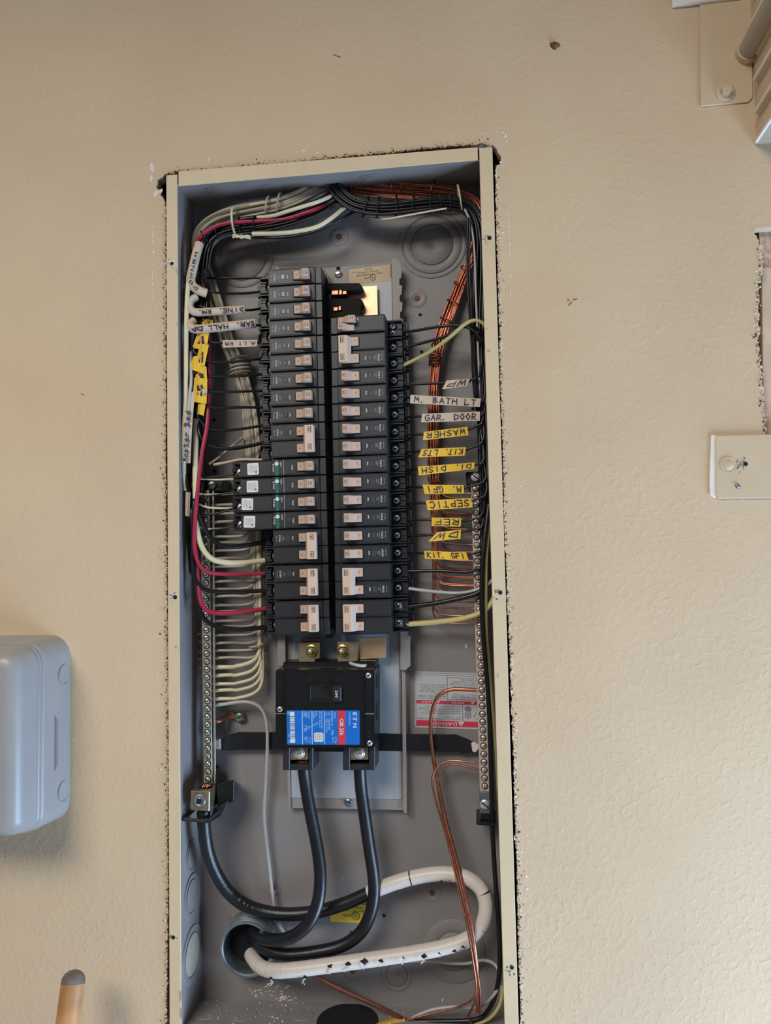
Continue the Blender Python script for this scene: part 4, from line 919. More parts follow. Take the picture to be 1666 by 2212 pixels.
# ================================================================ right-hand copper bundle to the ground bar
def bundle(center, off, wander=1.0, ph=0.0):
    """shift a picture path sideways by off px; gentle wander so wires cross"""
    s = spline(center, 22); out = []
    for i, p in enumerate(s):
        d = (s[min(i+1, len(s)-1)]-s[max(i-1, 0)]); L_ = math.hypot(d.x, d.y) or 1
        a = off[0]+wander*math.sin(i*.55+ph)
        out.append((p.x-d.y/L_*a, p.y+d.x/L_*a, p.z+off[1]+.0007*math.sin(i*.4+ph*2)))
    return out
CTOP = [(712, 388, .040), (745, 393, .036), (790, 399, .034), (850, 404, .034), (910, 408, .036), (960, 413, .040), (1005, 424, .044), (1030, 445, .048), (1036, 490, .048), (1021, 555, .046), (999, 605, .044), (979, 655, .042), (961, 705, .041), (949, 745, .041), (942, 785, .041), (937, 840, .042), (936, 900, .042), (936, 970, .042), (938, 1040, .042)]
exits = [1065, 1077, 1094, 1110, 1114, 1143, 1160, 1176, 1192, 1199, 1211, 1228, 1231, 1246, 1249, 1262, 1265, 1280, 1300, 1314, 1330, 1347]
for i, ye in enumerate(exits):
    n = len(exits); a = 10.5-21*((i*7) % n)/(n-1); b = .0008+.006*((i*5) % n)/n
    a2 = 9-18*i/(n-1)
    path = bundle(CTOP, (a, b), 1.6, i*1.7)
    path = [(x, y+max(0, min(1, (1010-x)/60))*(a*.75+5)*(1 if x > 735 else .4) if y < 470 else y, z) for x, y, z in path]
    xb = 940+a2+(ye-1040)*.014; xe = 1020+(ye-1050)*.033
    if ye > 1120: path += [(xb, ye-70, .043)]
    path += [(xb+1, ye-26, .043), (xb+6, ye-11, .043), (xb+22, ye-2, .041), (xb+50, ye, .039), (xe+3, ye+1, .037)]
    wire('copper_ground_wire', path, 1.75, M_COPPER, 'laced bare copper wire entering the right ground bar, %s from the top' % NUM[i], 'laced copper ground wires', 6, 10)
def loop_tie(name, cx, cy, ang, rx, Y, r, m, label, group, turns=1, pitch=4, depth=.008, hookup=False):
    """a tie wound round a bundle: an ellipse across it"""
    pts = []; N = 14*turns+1; s = pxs(cx, cy, Y)
    d = Vector((math.cos(ang), 0, -math.sin(ang))); e = Vector((d.z, 0, -d.x))
    c = P(cx, cy, Y)
    for i in range(N):
        t = 2*PI*i/14; pts.append(c+d*(rx*s*math.cos(t))+Vector((0, -depth*math.sin(t), 0))+e*((i/14-turns/2)*pitch*s))
    return top(name, MB().tube(pts, r*s, 6), m, label, 'wire tie', group, smooth=True)
for i, (x, y, an) in enumerate(((1009, 583, .55), (994, 617, .6), (979, 656, .65), (964, 694, .6))): loop_tie('copper_lacing', x, y, an, 15, .0435, 1.6, M_COPDARK, 'copper lacing turn on the slanting ground bundle, %s from the top' % ORD[i+1].replace('top', 'first'), 'copper lacing on the right bundle', 1, 6, .0065)
loop_tie('copper_lacing', 941, 779, .05, 13.5, .045, 2.0, M_COPDARK, 'tight four-turn copper lacing near the cream wire', 'copper lacing on the right bundle', 4, 6.5, .009)
loop_tie('copper_lacing', 944, 740, -.5, 13, .045, 1.6, M_COPDARK, 'copper lacing where the cream wire crosses the bundle', 'copper lacing on the right bundle', 1, 6, .0065)
for i, (x, y) in enumerate(((764, 396), (846, 404), (870, 404), (933, 410))): loop_tie('copper_lacing', x, y, (1.9, 1.5, 1.9, 1.95)[i], 18, .039, 1.7, M_COPPER, 'copper lacing turn on the ground bundle under the top flange, %s from the left' % ORD[i+1].replace('top', 'first'), 'copper lacing on the top bundle', 1, 4, .009)

# ================================================================ black branch wires on the right
RB = [(722, 398, .030), (736, 418, .026), (765, 440, .023), (815, 450, .022), (870, 447, .022), (925, 440, .023), (975, 438, .026), (1010, 448, .029), (1029, 475, .030), (1036, 530, .029), (1036, 620, .028), (1036, 720, .028)]
def rwire(i, n, ye, tail, r, m, label, flagd=None, name='branch_wire'):
    a = 13-26*((i*5) % n)/(n-1); b = -.006+.014*((i*3) % n)/n
    path = [p for p in bundle(RB, (a*(1 if True else 1), b), 1.4, i*2.1)]
    x = 1037-a*.45; y = 760
    while y < ye-45: path.append((min(x+(y-760)*.022, 1052), y, .030+b)); y += 70
    path += tail
    o = wire(name, path, r, m, label, 'black branch wires of the right column' if m is M_BWIRE else None, 7, 9); return o
def mk_flag(parent, surf, m, txt, flip, hw=.62, lw=.085, asp=5, s0=.06, s1=.94, label=None, ink=None):
    n = 10; mb = MB(); top_ = [surf(i/n, 1) for i in range(n+1)]; bot = [surf(i/n, -1) for i in range(n+1)]; th = Vector((0, .0005, 0))
    v = top_+bot+[p+th for p in top_]+[p+th for p in bot]; m_ = n+1; f = []
    for i in range(n): f += [(i, i+1, m_+i+1, m_+i), (2*m_+i, 3*m_+i, 3*m_+i+1, 2*m_+i+1), (i, 2*m_+i, 2*m_+i+1, i+1), (m_+i, m_+i+1, 3*m_+i+1, 3*m_+i)]
    f += [(0, m_, 3*m_, 2*m_), (n, 2*m_+n, 3*m_+n, m_+n)]
    o = part('tape_flag', mb.add(v, f), m, parent, label=label)
    if txt:
        k = MB(); handwrite(k, txt, lambda s, t: surf(s, t)+Vector((0, -.00035, 0)), s0, s1, hw, lw, flip, asp); part('handwriting', k, ink or M_MARK, o)
    return o
def qsurf(q, Y, bend=0.0):
    tl, tr, br, bl = q
    def f(s, t):
        u = (1-t)/2; x = (tl[0]*(1-s)+tr[0]*s)*(1-u)+(bl[0]*(1-s)+br[0]*s)*u; y = (tl[1]*(1-s)+tr[1]*s)*(1-u)+(bl[1]*(1-s)+br[1]*s)*u
        return P(x, y, Y+bend*math.sin(PI*s)+.0008*math.cos(s*7))
    return f
def csurf(pts, hw, sk0=0, sk1=0, bow=.003):
    s_ = spline(pts, 4)
    def f(s, t):
        x = max(0, min(.9999, s))*(len(s_)-1); i = int(x); j = min(i+1, len(s_)-1); p = s_[i].lerp(s_[j], x-i); d = s_[min(i+1, len(s_)-1)]-s_[max(i-1, 0)]; L_ = math.hypot(d.x, d.y) or 1
        k = (sk0*(1-s)+sk1*s)*t
        return P(p.x+d.y/L_*hw*t+d.x/L_*k, p.y-d.x/L_*hw*t+d.y/L_*k, p.z+bow*t*t)
    return f
n = 17
rwire(0, n, 730, [(1044, 742, .012), (1020, 712, .010), (985, 703, .012), (940, 707, .018), (900, 714, .026), (868, 718, .034)], 3.4, M_BWIRE, 'black wire arching from the tandem breaker over the cream wire')
rwire(1, n, 720, [(1042, 722, .020), (1020, 704, .016), (992, 709, .016), (960, 727, .020), (915, 740, .028), (868, 752, .036)], 3.4, M_BWIRE, 'black wire to the upper pole of the top 30 amp breaker at right')
wire('branch_wire', [(1052, 712, .012), (1044, 699, .008), (1026, 692, .006), (1004, 701, .008), (970, 730, .014), (925, 762, .026), (866, 792, .038)], 4.0, M_TAN, 'cream-tan wire arching up from the top 30 amp breaker at right', None, 8)
FL = [  # wire end at breaker, flag quad, text, flipped, rest of the wire to the bundle, label
 ((868, 831), [(965, 822), (1016, 818), (1008, 834), (955, 841)], 'WP', True, [(1016, 820), (1036, 812)], M_FLAGW, 'white flag marked WP', 'topmost single breaker of the right column'),
 ((868, 868), [(887, 853), (1039, 861), (1037, 879), (886, 871)], 'M. BATH LT', False, [(1042, 866), (1048, 850)], M_FLAGW, 'white flag marked M. BATH LT', 'breaker flagged M. BATH LT'),
 ((868, 902), [(912, 894), (1037, 889), (1037, 909), (910, 912)], 'GAR. DOOR', False, [(1042, 896), (1048, 882)], M_FLAGW, 'white flag marked GAR. DOOR', 'breaker flagged GAR. DOOR'),
 ((870, 940), [(916, 933), (1010, 922), (1012, 940), (914, 951)], 'WASHER', True, [(1016, 926), (1034, 918), (1044, 905)], M_FLAGY, 'yellow flag marked WASHER upside down', 'breaker flagged WASHER'),
 ((872, 977), [(911, 970), (1007, 966), (1004, 984), (904, 988)], 'KIT. LTS', True, [(1012, 969), (1034, 962), (1045, 946)], M_FLAGY, 'yellow flag marked KIT. LTS upside down', 'breaker flagged KIT. LTS'),
 ((873, 1016), [(903, 1008), (1026, 999), (1024, 1013), (905, 1027)], 'DI. DISH', True, [(1030, 1003), (1046, 992)], M_FLAGY, 'long yellow flag marked DI. DISH upside down', 'breaker flagged DI. DISH'),
 ((874, 1051), [(913, 1047), (1002, 1048), (1003, 1066), (918, 1067)], 'M. GFI', True, [(1010, 1052), (1034, 1046), (1050, 1032)], M_FLAGY, 'faded yellow flag marked M. GFI upside down', 'breaker with the faded yellow flag'),
 ((875, 1087), [(920, 1081), (1018, 1076), (1021, 1096), (924, 1102)], 'SEPTIC', True, [(1026, 1080), (1042, 1074), (1052, 1058)], M_FLAGY, 'yellow flag marked SEPTIC upside down', 'breaker flagged SEPTIC'),
 ((876, 1124), [(933, 1118), (997, 1119), (995, 1138), (933, 1136)], 'REF', True, [(1003, 1126), (1028, 1120), (1044, 1108)], M_FLAGY, 'short yellow flag marked REF upside down', 'breaker flagged REF'),
 ((877, 1158), [(944, 1150), (996, 1144), (995, 1164), (925, 1170)], 'DW', True, [(1002, 1147), (1030, 1142), (1044, 1130)], M_FLAGY, 'slanting yellow flag marked DW upside down', 'breaker flagged DW'),
 ((878, 1195), [(917, 1190), (1007, 1193), (1013, 1210), (918, 1207)], 'KIT. GFI', False, [(1014, 1198), (1034, 1192), (1046, 1176)], M_FLAGY, 'yellow flag marked KIT. GFI', 'breaker flagged KIT. GFI')]
for i, (e, q, txt, flip, tail, m, fl, wl) in enumerate(FL):
    x0, y0 = e; xm = (q[0][0]+q[3][0])/2; ym = q[0][1]*.72+q[3][1]*.28; xr = q[1][0]; yr = q[1][1]*.72+q[2][1]*.28
    t = [(x, y, .020) for x, y in reversed(tail)]+[(xr, yr+1, .020), ((xm+xr)/2, (ym+yr)/2, .021), (xm, ym, .024), ((xm+x0)/2, (ym+y0)/2, .029), (x0-2, y0, .036)]
    o = rwire(2+i, n, tail[-1][1], t, 2.7, M_BWIRE, 'black wire to the %s' % wl)
    asp = (xr-xm)/9.5
    mk_flag(o, qsurf(q, .0165, -.001), m, txt, flip, .66, .115, asp, .05, .95, fl)
rwire(13, n, 1225, [(1044, 1216, .022), (1030, 1229, .022), (1008, 1236, .022), (950, 1233, .028), (876, 1234, .036)], 3.8, M_BWIRE, 'black wire to the upper pole of the lower 30 amp breaker at right')
wire('branch_wire', [(1072, 1225, .030), (1062, 1255, .024), (1040, 1270, .022), (1010, 1279, .023), (980, 1281, .024), (930, 1277, .030), (876, 1270, .037)], 3.6, M_GREYW, 'light grey wire to the lower pole of the 30 amp breaker at right', None, 8)
rwire(14, n, 1275, [(1046, 1262, .020), (1034, 1280, .020), (1000, 1291, .022), (940, 1303, .028), (874, 1312, .036)], 5.4, M_BWIRE, 'thick black wire to the upper square clamp of the lowest breaker at right')
wire('branch_wire', [(1078, 1240, .030), (1068, 1290, .024), (1048, 1318, .020), (1010, 1334, .021), (950, 1343, .028), (874, 1349, .036)], 6.0, M_CREAM if False else M_TAN, 'thick cream-tan wire to the lower pole of the 60 amp breaker', None, 9)
RV = [(1056, 1090, .018), (1049, 1150, .014), (1043, 1210, .012), (1041, 1290, .012), (1044, 1370, .012), (1050, 1440, .013), (1056, 1520, .014), (1060, 1610, .015), (1062, 1700, .016), (1064, 1790, .018), (1069, 1880, .020), (1077, 1990, .024), (1080, 2080, .028), (1074, 2135, .030), (1058, 2178, .032), (1030, 2202, .034), (960, 2206, .036), (890, 2206, .038)]
wire('branch_wire', RV, 5.2, M_BWIRE, 'black wire running down in front of the right bar to the bottom', None, 8)
wire('branch_wire', [(1064, 1085, .022), (1056, 1150, .020), (1051, 1210, .018), (1050, 1290, .018), (1051, 1370, .019), (1058, 1450, .024), (1068, 1560, .030), (1076, 1700, .034), (1082, 1850, .036)], 3.6, M_TAN, 'tan wire running down beside the black one at the right bar', None, 8)
wire('branch_wire', [(1004, 452, .018), (1014, 474, .018), (1022, 510, .018), (1026, 560, .018), (1028, 630, .018), (1031, 700, .020), (1034, 780, .024), (1040, 880, .030)], 2.6, M_GREYW, 'pale grey wire hanging among the black ones at the upper right', None, 7)
for k_, dx in enumerate((0, -5)): wire('branch_wire', [(1016+dx, 470, .016), (1014+dx, 560, .016), (1017+dx, 640, .016), (1024+dx, 740, .020), (1030+dx, 850, .026), (1044, 960, .030)], 2.5, M_BWIRE, 'loose black wire hanging at the upper right, %s of two' % ('right one', 'left one')[k_], 'loose black wires upper right')
loop_tie('black_lacing', 790, 447, 1.9, 22, .022, 1.6, M_BWIRE, 'black lacing on the upper right wire bundle, first from the left', 'black lacing on the upper right bundle', 1, 4, .010)
for i, (x, an) in enumerate(((817, 1.75), (857, 1.6), (893, 1.7), (930, 1.6), (951, 1.5), (971, 1.5))): loop_tie('black_lacing', x, 448-(x-817)*.09, an, 22, .022, 1.6, M_BWIRE, 'black lacing on the upper right wire bundle, %s from the left' % ORD[i+2], 'black lacing on the upper right bundle', 1, 3, .011)
loop_tie('white_lacing', 993, 431, 1.45, 30, .026, 2.0, M_CREAM, 'white wire tied round the upper right bundles', None, 1, 3, .014)
wire('branch_wire', [(800, 470, .034), (832, 473, .018), (880, 465, .013), (930, 456, .012), (965, 450, .012)], 1.8, M_CREAM, 'thin white wire along the under edge of the upper right bundle', None, 6)

# ================================================================ neutrals on the left
NTOP = [(716, 394, .044), (690, 402, .036), (645, 425, .031), (600, 440, .030), (550, 450, .030), (500, 462, .031), (462, 478, .034), (436, 502, .038), (428, 535, .042), (436, 575, .044), (452, 620, .046), (472, 680, .046), (492, 740, .046), (514, 790, .046), (531, 850, .046), (541, 910, .046), (546, 975, .046)]
nex = [(1091, 3.6), (1108, 3), (1127, 3.4), (1158, 3), (1172, 3), (1188, 3), (1206, 3), (1223, 3), (1256, 3), (1271, 3), (1288, 3), (1306, 3), (1321, 3), (1340, 3), (1353, 3), (1371, 2.8), (1389, 2.8), (1404, 2.8), (1421, 3), (1440, 4.8), (1459, 4.0), (1476, 3.6), (1491, 3.6), (1508, 3.8)]
for i, (ye, r) in enumerate(nex):
    n = len(nex); a = 13-26*((i*7) % n)/(n-1); b = -.004+.010*((i*5) % n)/n; a2 = -11+22*i/(n-1)
    path = bundle(NTOP, (-a, b), 1.5, i*1.3)
    y = 1050; xb = 548+a2
    while y < ye-40: path.append((xb+(y-1050)*.018+2*math.sin(i+y*.02), y, .044+b*.5)); y += 60
    xb2 = xb+(ye-1050)*.018
    cv = 14 if ye < 1430 else 34
    path += [(xb2-1, ye-cv, .043), (xb2-cv*.55, ye-cv*.3, .041), (xb2-cv*1.6, ye, .040), (500, ye+(1 if i % 2 else -1), .039), (458, ye+1, .037)]
    mt = M_WWIRE if ye < 1425 else M_CREAM
    lab = 'grey-white neutral wire entering the left bar, %s from the top' % NUM[i] if ye < 1425 else 'brighter cream neutral wire, %s of the five thick ones at the left bar' % ('first', 'second', 'third', 'fourth', 'fifth')[i-19]
    wire('neutral_wire', path, r, mt, lab, 'laced neutral wires' if ye < 1425 else 'thick cream neutral wires', 6, 9)
wire('neutral_wire', [(459, 1523, .038), (485, 1521, .038), (512, 1517, .039), (538, 1517, .040), (560, 1526, .042), (573, 1547, .044), (578, 1580, .044), (577, 1640, .046), (574, 1700, .048), (571, 1755, .050), (575, 1810, .051), (582, 1870, .051), (588, 1925, .051), (595, 1965, .051), (606, 2000, .052), (622, 2030, .052)], 3.7, M_GREYW, 'lone white wire leaving the left bar and dropping to the conduit', None, 8)
wire('neutral_wire', [(462, 1004, .024), (490, 999, .023), (520, 993, .022), (545, 993, .022), (566, 994, .024)], 3.2, M_FLAGW, 'short tan-white wire bending back above the green-striped breakers', None, 8)
wire('neutral_wire', [(452, 1003, .024), (476, 986, .030), (500, 965, .036), (526, 945, .042)], 2.8, M_WWIRE, 'tan-white wire slanting down left of the neutral bundle', None, 8)
for i, (x, y, t) in enumerate(((520, 793, 5), (545, 1256, 1), (555, 1397, 1))): loop_tie('white_lacing', x, y, -.05, 21 if i == 0 else 15, .046, 2.6 if i == 0 else 2.2, M_WWIRE, ('thick five-turn lacing round the neutral bundle', 'single lacing round the neutral bundle beside the 30 amp breaker', 'single lacing at the foot of the neutral bundle')[i], None, t, 8, .010)
for i, x in enumerate((579, 604)): loop_tie('white_lacing', x, 449-(i*7), 1.75, 24, .029, 2.3, M_WWIRE, 'grey lacing on the upper left bundle, %s one' % ('left', 'right')[i], 'grey lacing on the upper left bundle', 1, 4, .011)
o = loop_tie('white_lacing', 508, 480, 1.55, 30, .020, 2.5, M_CREAM, 'white wire tie with twisted ends on the upper left bundle', None, 1, 3, .015)
k = MB(); cable(k, [(503, 507, .004), (512, 512, .003), (522, 509, .003), (532, 513, .003), (542, 515, .004)], 2.3, 6); cable(k, [(503, 513, .004), (512, 508, .002), (522, 514, .002), (532, 509, .002), (541, 511, .004)], 2.3, 6); part('twisted_ends', k, M_CREAM, o, smooth=True)

# ================================================================ black and coloured branch wires on the left
LB = [(738, 418, .034), (700, 442, .030), (655, 462, .027), (600, 478, .025), (545, 487, .024), (500, 493, .024), (466, 507, .024), (446, 535, .024), (438, 580, .025)]
def lwire(i, n, ye, tail, r, m, label, group='black branch wires of the left column', name='branch_wire'):
    a = 16-32*((i*5) % n)/(n-1); b = -.007+.016*((i*3) % n)/n
    path = bundle(LB, (-a*.9, b), 1.4, i*1.9); x = 436-a*.75; y = 640
    while y < ye-60: path.append((x-(y-640)*.028+1.5*math.sin(y*.03+i), y, .026+b)); y += 60
    path += tail
    return wire(name, path, r, m, label, group, 7, 9)
n = 19
lt = lambda *p: list(p)
Yt = .034
LW = [
 (1, 612, [(428, 590, .03), (445, 600, .036), (500, 601, .038), (566, 600, .036)], 2.4),
 (2, 636, [(430, 615, .02), (447, 628, .016), (480, 633, .020), (520, 634, .027), (566, 630, .034)], 2.6),
 (3, 668, [(425, 648, .02), (440, 664, .016), (530, 670, .020), (566, 666, .034)], 2.6),
 (4, 703, [(422, 680, .02), (440, 700, .018), (540, 702, .024), (566, 703, .034)], 2.6),
 (5, 740, [(420, 716, .016), (440, 736, .016), (480, 741, .018), (560, 740, .030), (568, 741, .034)], 2.4),
 (6, 778, [(417, 750, .012), (428, 768, .010), (450, 781, .012), (500, 782, .020), (568, 774, .034)], 2.9),
 (7, 812, [(413, 795, .010), (425, 806, .009), (445, 813, .012), (500, 813, .020), (569, 808, .034)], 2.9),
 (8, 848, [(420, 830, .012), (435, 845, .012), (480, 847, .018), (570, 844, .034)], 2.9),
 (9, 880, [(424, 862, .012), (440, 876, .012), (465, 881, .014), (510, 880, .022), (571, 880, .034)], 2.9),
 (10, 928, [(426, 890, .014), (434, 910, .014), (450, 926, .014), (480, 930, .018), (525, 926, .026), (573, 918, .034)], 3.0),
 (11, 966, [(430, 930, .016), (442, 955, .016), (465, 967, .018), (500, 969, .022), (535, 964, .028), (574, 955, .034)], 4.0),
 (12, 1034, [(416, 1000, .02), (430, 1030, .016), (470, 1029, .014), (506, 1024, .014)], 2.0),
 (13, 1072, [(410, 1040, .02), (428, 1070, .016), (460, 1070, .014), (506, 1062, .014)], 2.0),
 (14, 1108, [(412, 1060, .02), (430, 1104, .016), (458, 1111, .014), (480, 1106, .014), (508, 1096, .014)], 2.4),
 (15, 1144, [(414, 1100, .02), (432, 1138, .016), (460, 1144, .014), (485, 1141, .014), (508, 1136, .014)], 2.4),
]
RO = ['', 'topmost', 'second', 'third', 'fourth', 'fifth', 'sixth', 'seventh', 'eighth', 'ninth']
LWO = {}
for r_, ye, tail, rad in LW:
    if r_ <= 9: lb = 'black wire to the %s breaker of the left column' % (RO[r_]+('' if r_ == 1 else ' from top'))
    elif r_ <= 11: lb = 'black wire to the %s pole of the 30 amp breaker above the green stripes' % ('upper', 'lower')[r_-10]
    else: lb = 'thin black wire to the %s green-striped breaker' % ('topmost', 'second', 'third', 'lowest')[r_-12]
    LWO[r_] = lwire(r_-1, n, ye, tail, rad, M_BWIRE, lb)
for r_, pts in ((12, [(430, 1034, .018), (470, 1036, .016), (506, 1035, .016)]), (13, [(416, 1045, .02), (426, 1064, .018), (440, 1068, .016), (470, 1068, .015), (506, 1066, .016)]), (14, [(424, 1082, .02), (432, 1090, .016), (450, 1096, .014), (480, 1098, .014), (506, 1097, .016)]), (15, [(424, 1126, .02), (430, 1136, .016), (444, 1143, .014), (475, 1142, .015), (506, 1138, .016)])):
    wire('neutral_wire', pts, 2.2, M_CREAM, 'thin white lead of the %s green-striped breaker' % ('topmost', 'second', 'third', 'lowest')[r_-12], 'white leads of the green-striped breakers')
lwire(15, n, 1176, [(424, 1090, .012), (436, 1128, .010), (452, 1158, .010), (472, 1176, .012), (500, 1181, .018), (535, 1178, .026), (572, 1171, .034)], 5.0, M_BWIRE, 'thick black wire to the upper pole of the 40 amp breaker')
wire('branch_wire', [(424, 905, .020), (422, 1000, .016), (423, 1100, .012), (427, 1150, .010), (438, 1185, .009), (456, 1206, .010), (480, 1214, .014), (520, 1216, .022), (572, 1211, .034)], 6.0, M_CREAM, 'thick cream wire to the lower pole of the 40 amp breaker', None, 9)
RED = [(735, 425, .044), (690, 449, .020), (660, 460, .017), (615, 473, .020), (560, 478, .016), (510, 480, .012), (470, 487, .012), (440, 505, .014), (425, 530, .020), (440, 580, .026), (446, 660, .028)]
wire('branch_wire', RED+[(450, 740, .024), (452, 800, .020), (450, 860, .016), (447, 920, .012), (436, 980, .008), (428, 1050, .006), (422, 1120, .005), (420, 1160, .005), (422, 1195, .005), (432, 1222, .006), (450, 1236, .010), (480, 1240, .018), (520, 1240, .026), (572, 1239, .035)], 4.1, M_RED, 'red wire to the upper pole of the lower 30 amp breaker at left', 'red branch wires', 9)
lwire(16, n, 1270, [(420, 1080, .010), (417, 1160, .008), (417, 1220, .008), (422, 1250, .008), (438, 1270, .010), (465, 1278, .014), (520, 1278, .026), (574, 1276, .035)], 4.4, M_BWIRE, 'black wire to the lower pole of the lower 30 amp breaker at left')
wire('branch_wire', [(432, 900, .028), (428, 1000, .024), (424, 1100, .020), (423, 1200, .014), (428, 1260, .010), (432, 1296, .009), (442, 1314, .010), (462, 1324, .014), (500, 1324, .020), (540, 1320, .028), (575, 1315, .035)], 5.0, M_RED, 'thick red wire to the upper pole of the 50 amp breaker', 'red branch wires', 9)
lwire(17, n, 1340, [(414, 1100, .012), (418, 1200, .010), (425, 1280, .009), (432, 1320, .009), (446, 1342, .010), (470, 1354, .014), (515, 1360, .022), (576, 1355, .035)], 5.0, M_BWIRE, 'thick black wire to the lower pole of the 50 amp breaker')
wire('branch_wire', [(770, 432, .044), (745, 448, .030), (715, 472, .014), (685, 490, .012), (640, 500, .010), (600, 504, .010), (545, 505, .010)], 4.4, M_CREAM, 'thick cream wire sweeping under the upper left bundle', None, 9)
wire('branch_wire', [(748, 408, .046), (722, 421, .030), (690, 435, .016), (655, 446, .014), (625, 455, .014), (590, 466, .016), (556, 470, .018)], 4.0, M_CREAM, 'cream wire slanting across the middle of the upper left bundle', None, 9)
wire('branch_wire', [(785, 445, .044), (750, 466, .028), (720, 482, .024), (680, 500, .026), (620, 512, .026), (560, 513, .026), (500, 508, .026)], 3.0, M_BWIRE, 'black wire lowest in the upper left bundle', None, 8)
wire('branch_wire', [(428, 530, .012), (414, 570, .008), (406, 620, .006), (403, 680, .006), (402, 760, .006), (402, 820, .006), (402, 900, .008), (397, 960, .008), (398, 1020, .010), (402, 1060, .012)], 4.8, M_CREAM, 'thick cream wire standing along the left edge of the box', None, 9)
wire('branch_wire', [(400, 1000, .012), (403, 1040, .010), (408, 1062, .012), (420, 1072, .016), (440, 1070, .020)], 3.4, M_BWIRE, 'black wire turning in at the foot of the Master Bed flag', None, 8)
for i, (x, y, an) in enumerate(((448, 520, 1.0), (470, 505, 1.25), (520, 492, 1.5), (552, 490, 1.6))): loop_tie('black_lacing', x, y, an, 22, .024, 1.7, M_BWIRE, 'black lacing on the upper left bundle, %s from the left' % ORD[i+1].replace('top', 'first'), 'black lacing on the upper left bundle', 1, 4, .012)
# sleeves and flags on the left wires
def sleeve(parent, pts, r, m, label, txt=None, flip=False, ang=None, s0=.2, s1=.9, hw=.5, lw=.09, asp=5):
    o = part('tape_sleeve', cable(MB(), pts, r, 12), m, parent, smooth=True, label=label)
    if txt:
        zz = r*.00052
        f0 = csurf([(p[0], p[1], p[2]-zz) for p in pts], r, 0, 0, 0)
        k = MB(); asp = sum((Vector(b_[:2])-Vector(a_[:2])).length for a_, b_ in zip(pts[:-1], pts[1:]))/r; handwrite(k, txt, lambda s, t: f0(s, t*.9)+Vector((0, zz*(1-math.sqrt(max(0, 1-(t*.9)**2)))-.0012, 0)), s0, s1, hw, lw, flip, asp); part('handwriting', k, M_MARK, o)
    return o
sleeve(LWO[2], [(431, 527, .014), (424, 550, .010), (417, 580, .008), (412, 606, .008), (419, 620, .008), (433, 629, .010), (447, 634, .013)], 9.5, M_FLAGW, 'white sleeve bending off the thick cream wire', 'DOWNRM', True, None, .15, .85, .4)
sleeve(LWO[3], [(425, 642, .014), (412, 650, .010), (410, 664, .008), (420, 674, .008), (445, 674, .010), (490, 671, .013), (529, 668, .017)], 8.5, M_FLAGW, 'white sleeve marked DINING R. upside down', 'DINE. RM.', True, None, .30, .97, .62, .13)
sleeve(LWO[4], [(420, 694, .014), (411, 700, .010), (417, 710, .008), (440, 710, .009), (490, 705, .012), (553, 698, .018)], 9.5, M_FLAGW, 'white sleeve marked GAR. HALL upside down', 'GAR. HALL DR', True, None, .10, .97, .62, .13)
mk_flag(LWO[5], qsurf([(481, 735), (556, 734), (555, 748), (482, 751)], .014), M_FLAGW, 'M.LT.RM', True, .5, .06, 5, .05, .95, 'white flag on the fifth wire')
yl = ((4, [(437, 688), (461, 691), (458, 703), (436, 702)], 'V', .016), (5, [(428, 716), (452, 716), (446, 755), (415, 752)], 'V', .010), (6, [(432, 742), (451, 745), (440, 800), (419, 800)], 'V', .008), (6, [(417, 770), (428, 768), (432, 804), (410, 798)], '', .006),
      (7, [(424, 790), (446, 792), (448, 850), (420, 850)], 'TL', .008), (8, [(420, 816), (448, 818), (446, 872), (416, 868)], 'G', .006), (9, [(428, 866), (444, 872), (440, 898), (427, 894)], '', .008))
for j, (r_, q, t_, Y) in enumerate(yl): mk_flag(LWO[r_], qsurf(q, Y, -.001), M_FLAGY, t_, True, .4, .10, 1.2, .25, .75, 'yellow flag folded along the left wires')
mk_flag(LWO[8], qsurf([(430, 840), (448, 840), (446, 848), (436, 853)], .0045), M_FLAGW, '', False, label='tan flap of tape')
mb_ = wire('branch_wire', [(412, 760, .012), (413, 820, .006), (410, 850, .006), (405, 920, .005), (399, 990, .006), (396, 1030, .010)], 3.2, M_GREYW, 'grey wire carrying the big flag marked Master Bed', None, 8)
S_ = csurf([(400, 1000, .0035), (404, 920, .003), (410, 846, .0035)], 11)
mk_flag(mb_, S_, M_FLAGW, 'Master Bed', False, .52, .10, 16, .04, .72, 'pale flag marked Master Bed reading upwards')
mk_flag(mb_, qsurf([(401, 1062), (411, 1064), (409, 1116), (400, 1114)], .008), M_FLAGW, '', False, label='narrow grey flag low on the left')
# ================================================================ wires at the bottom of the box
wire('branch_wire', [(830, 2082, .044), (880, 2076, .044), (930, 2076, .044), (975, 2081, .043), (1010, 2081, .042), (1040, 2074, .040), (1065, 2080, .036), (1079, 2100, .032), (1078, 2128, .030), (1062, 2155, .028), (1030, 2176, .028), (985, 2175, .030), (940, 2180, .032), (905, 2192, .034), (880, 2206, .038)], 3.6, M_GREYW, 'thin white wire curling round the bottom right of the box', None, 8)
wire('branch_wire', [(1086, 2130, .030), (1082, 2165, .030), (1068, 2190, .032), (1050, 2204, .034), (1020, 2214, .036)], 4.0, M_TAN, 'tan wire in the bottom right corner of the box', None, 8)
wire('supply_cable', [(875, 2206, .038), (850, 2213, .034), (820, 2222, .026), (790, 2234, .016)], 11, M_YCABLE, 'yellow jacketed cable entering at the bottom of the box', None, 12, cat='cable')

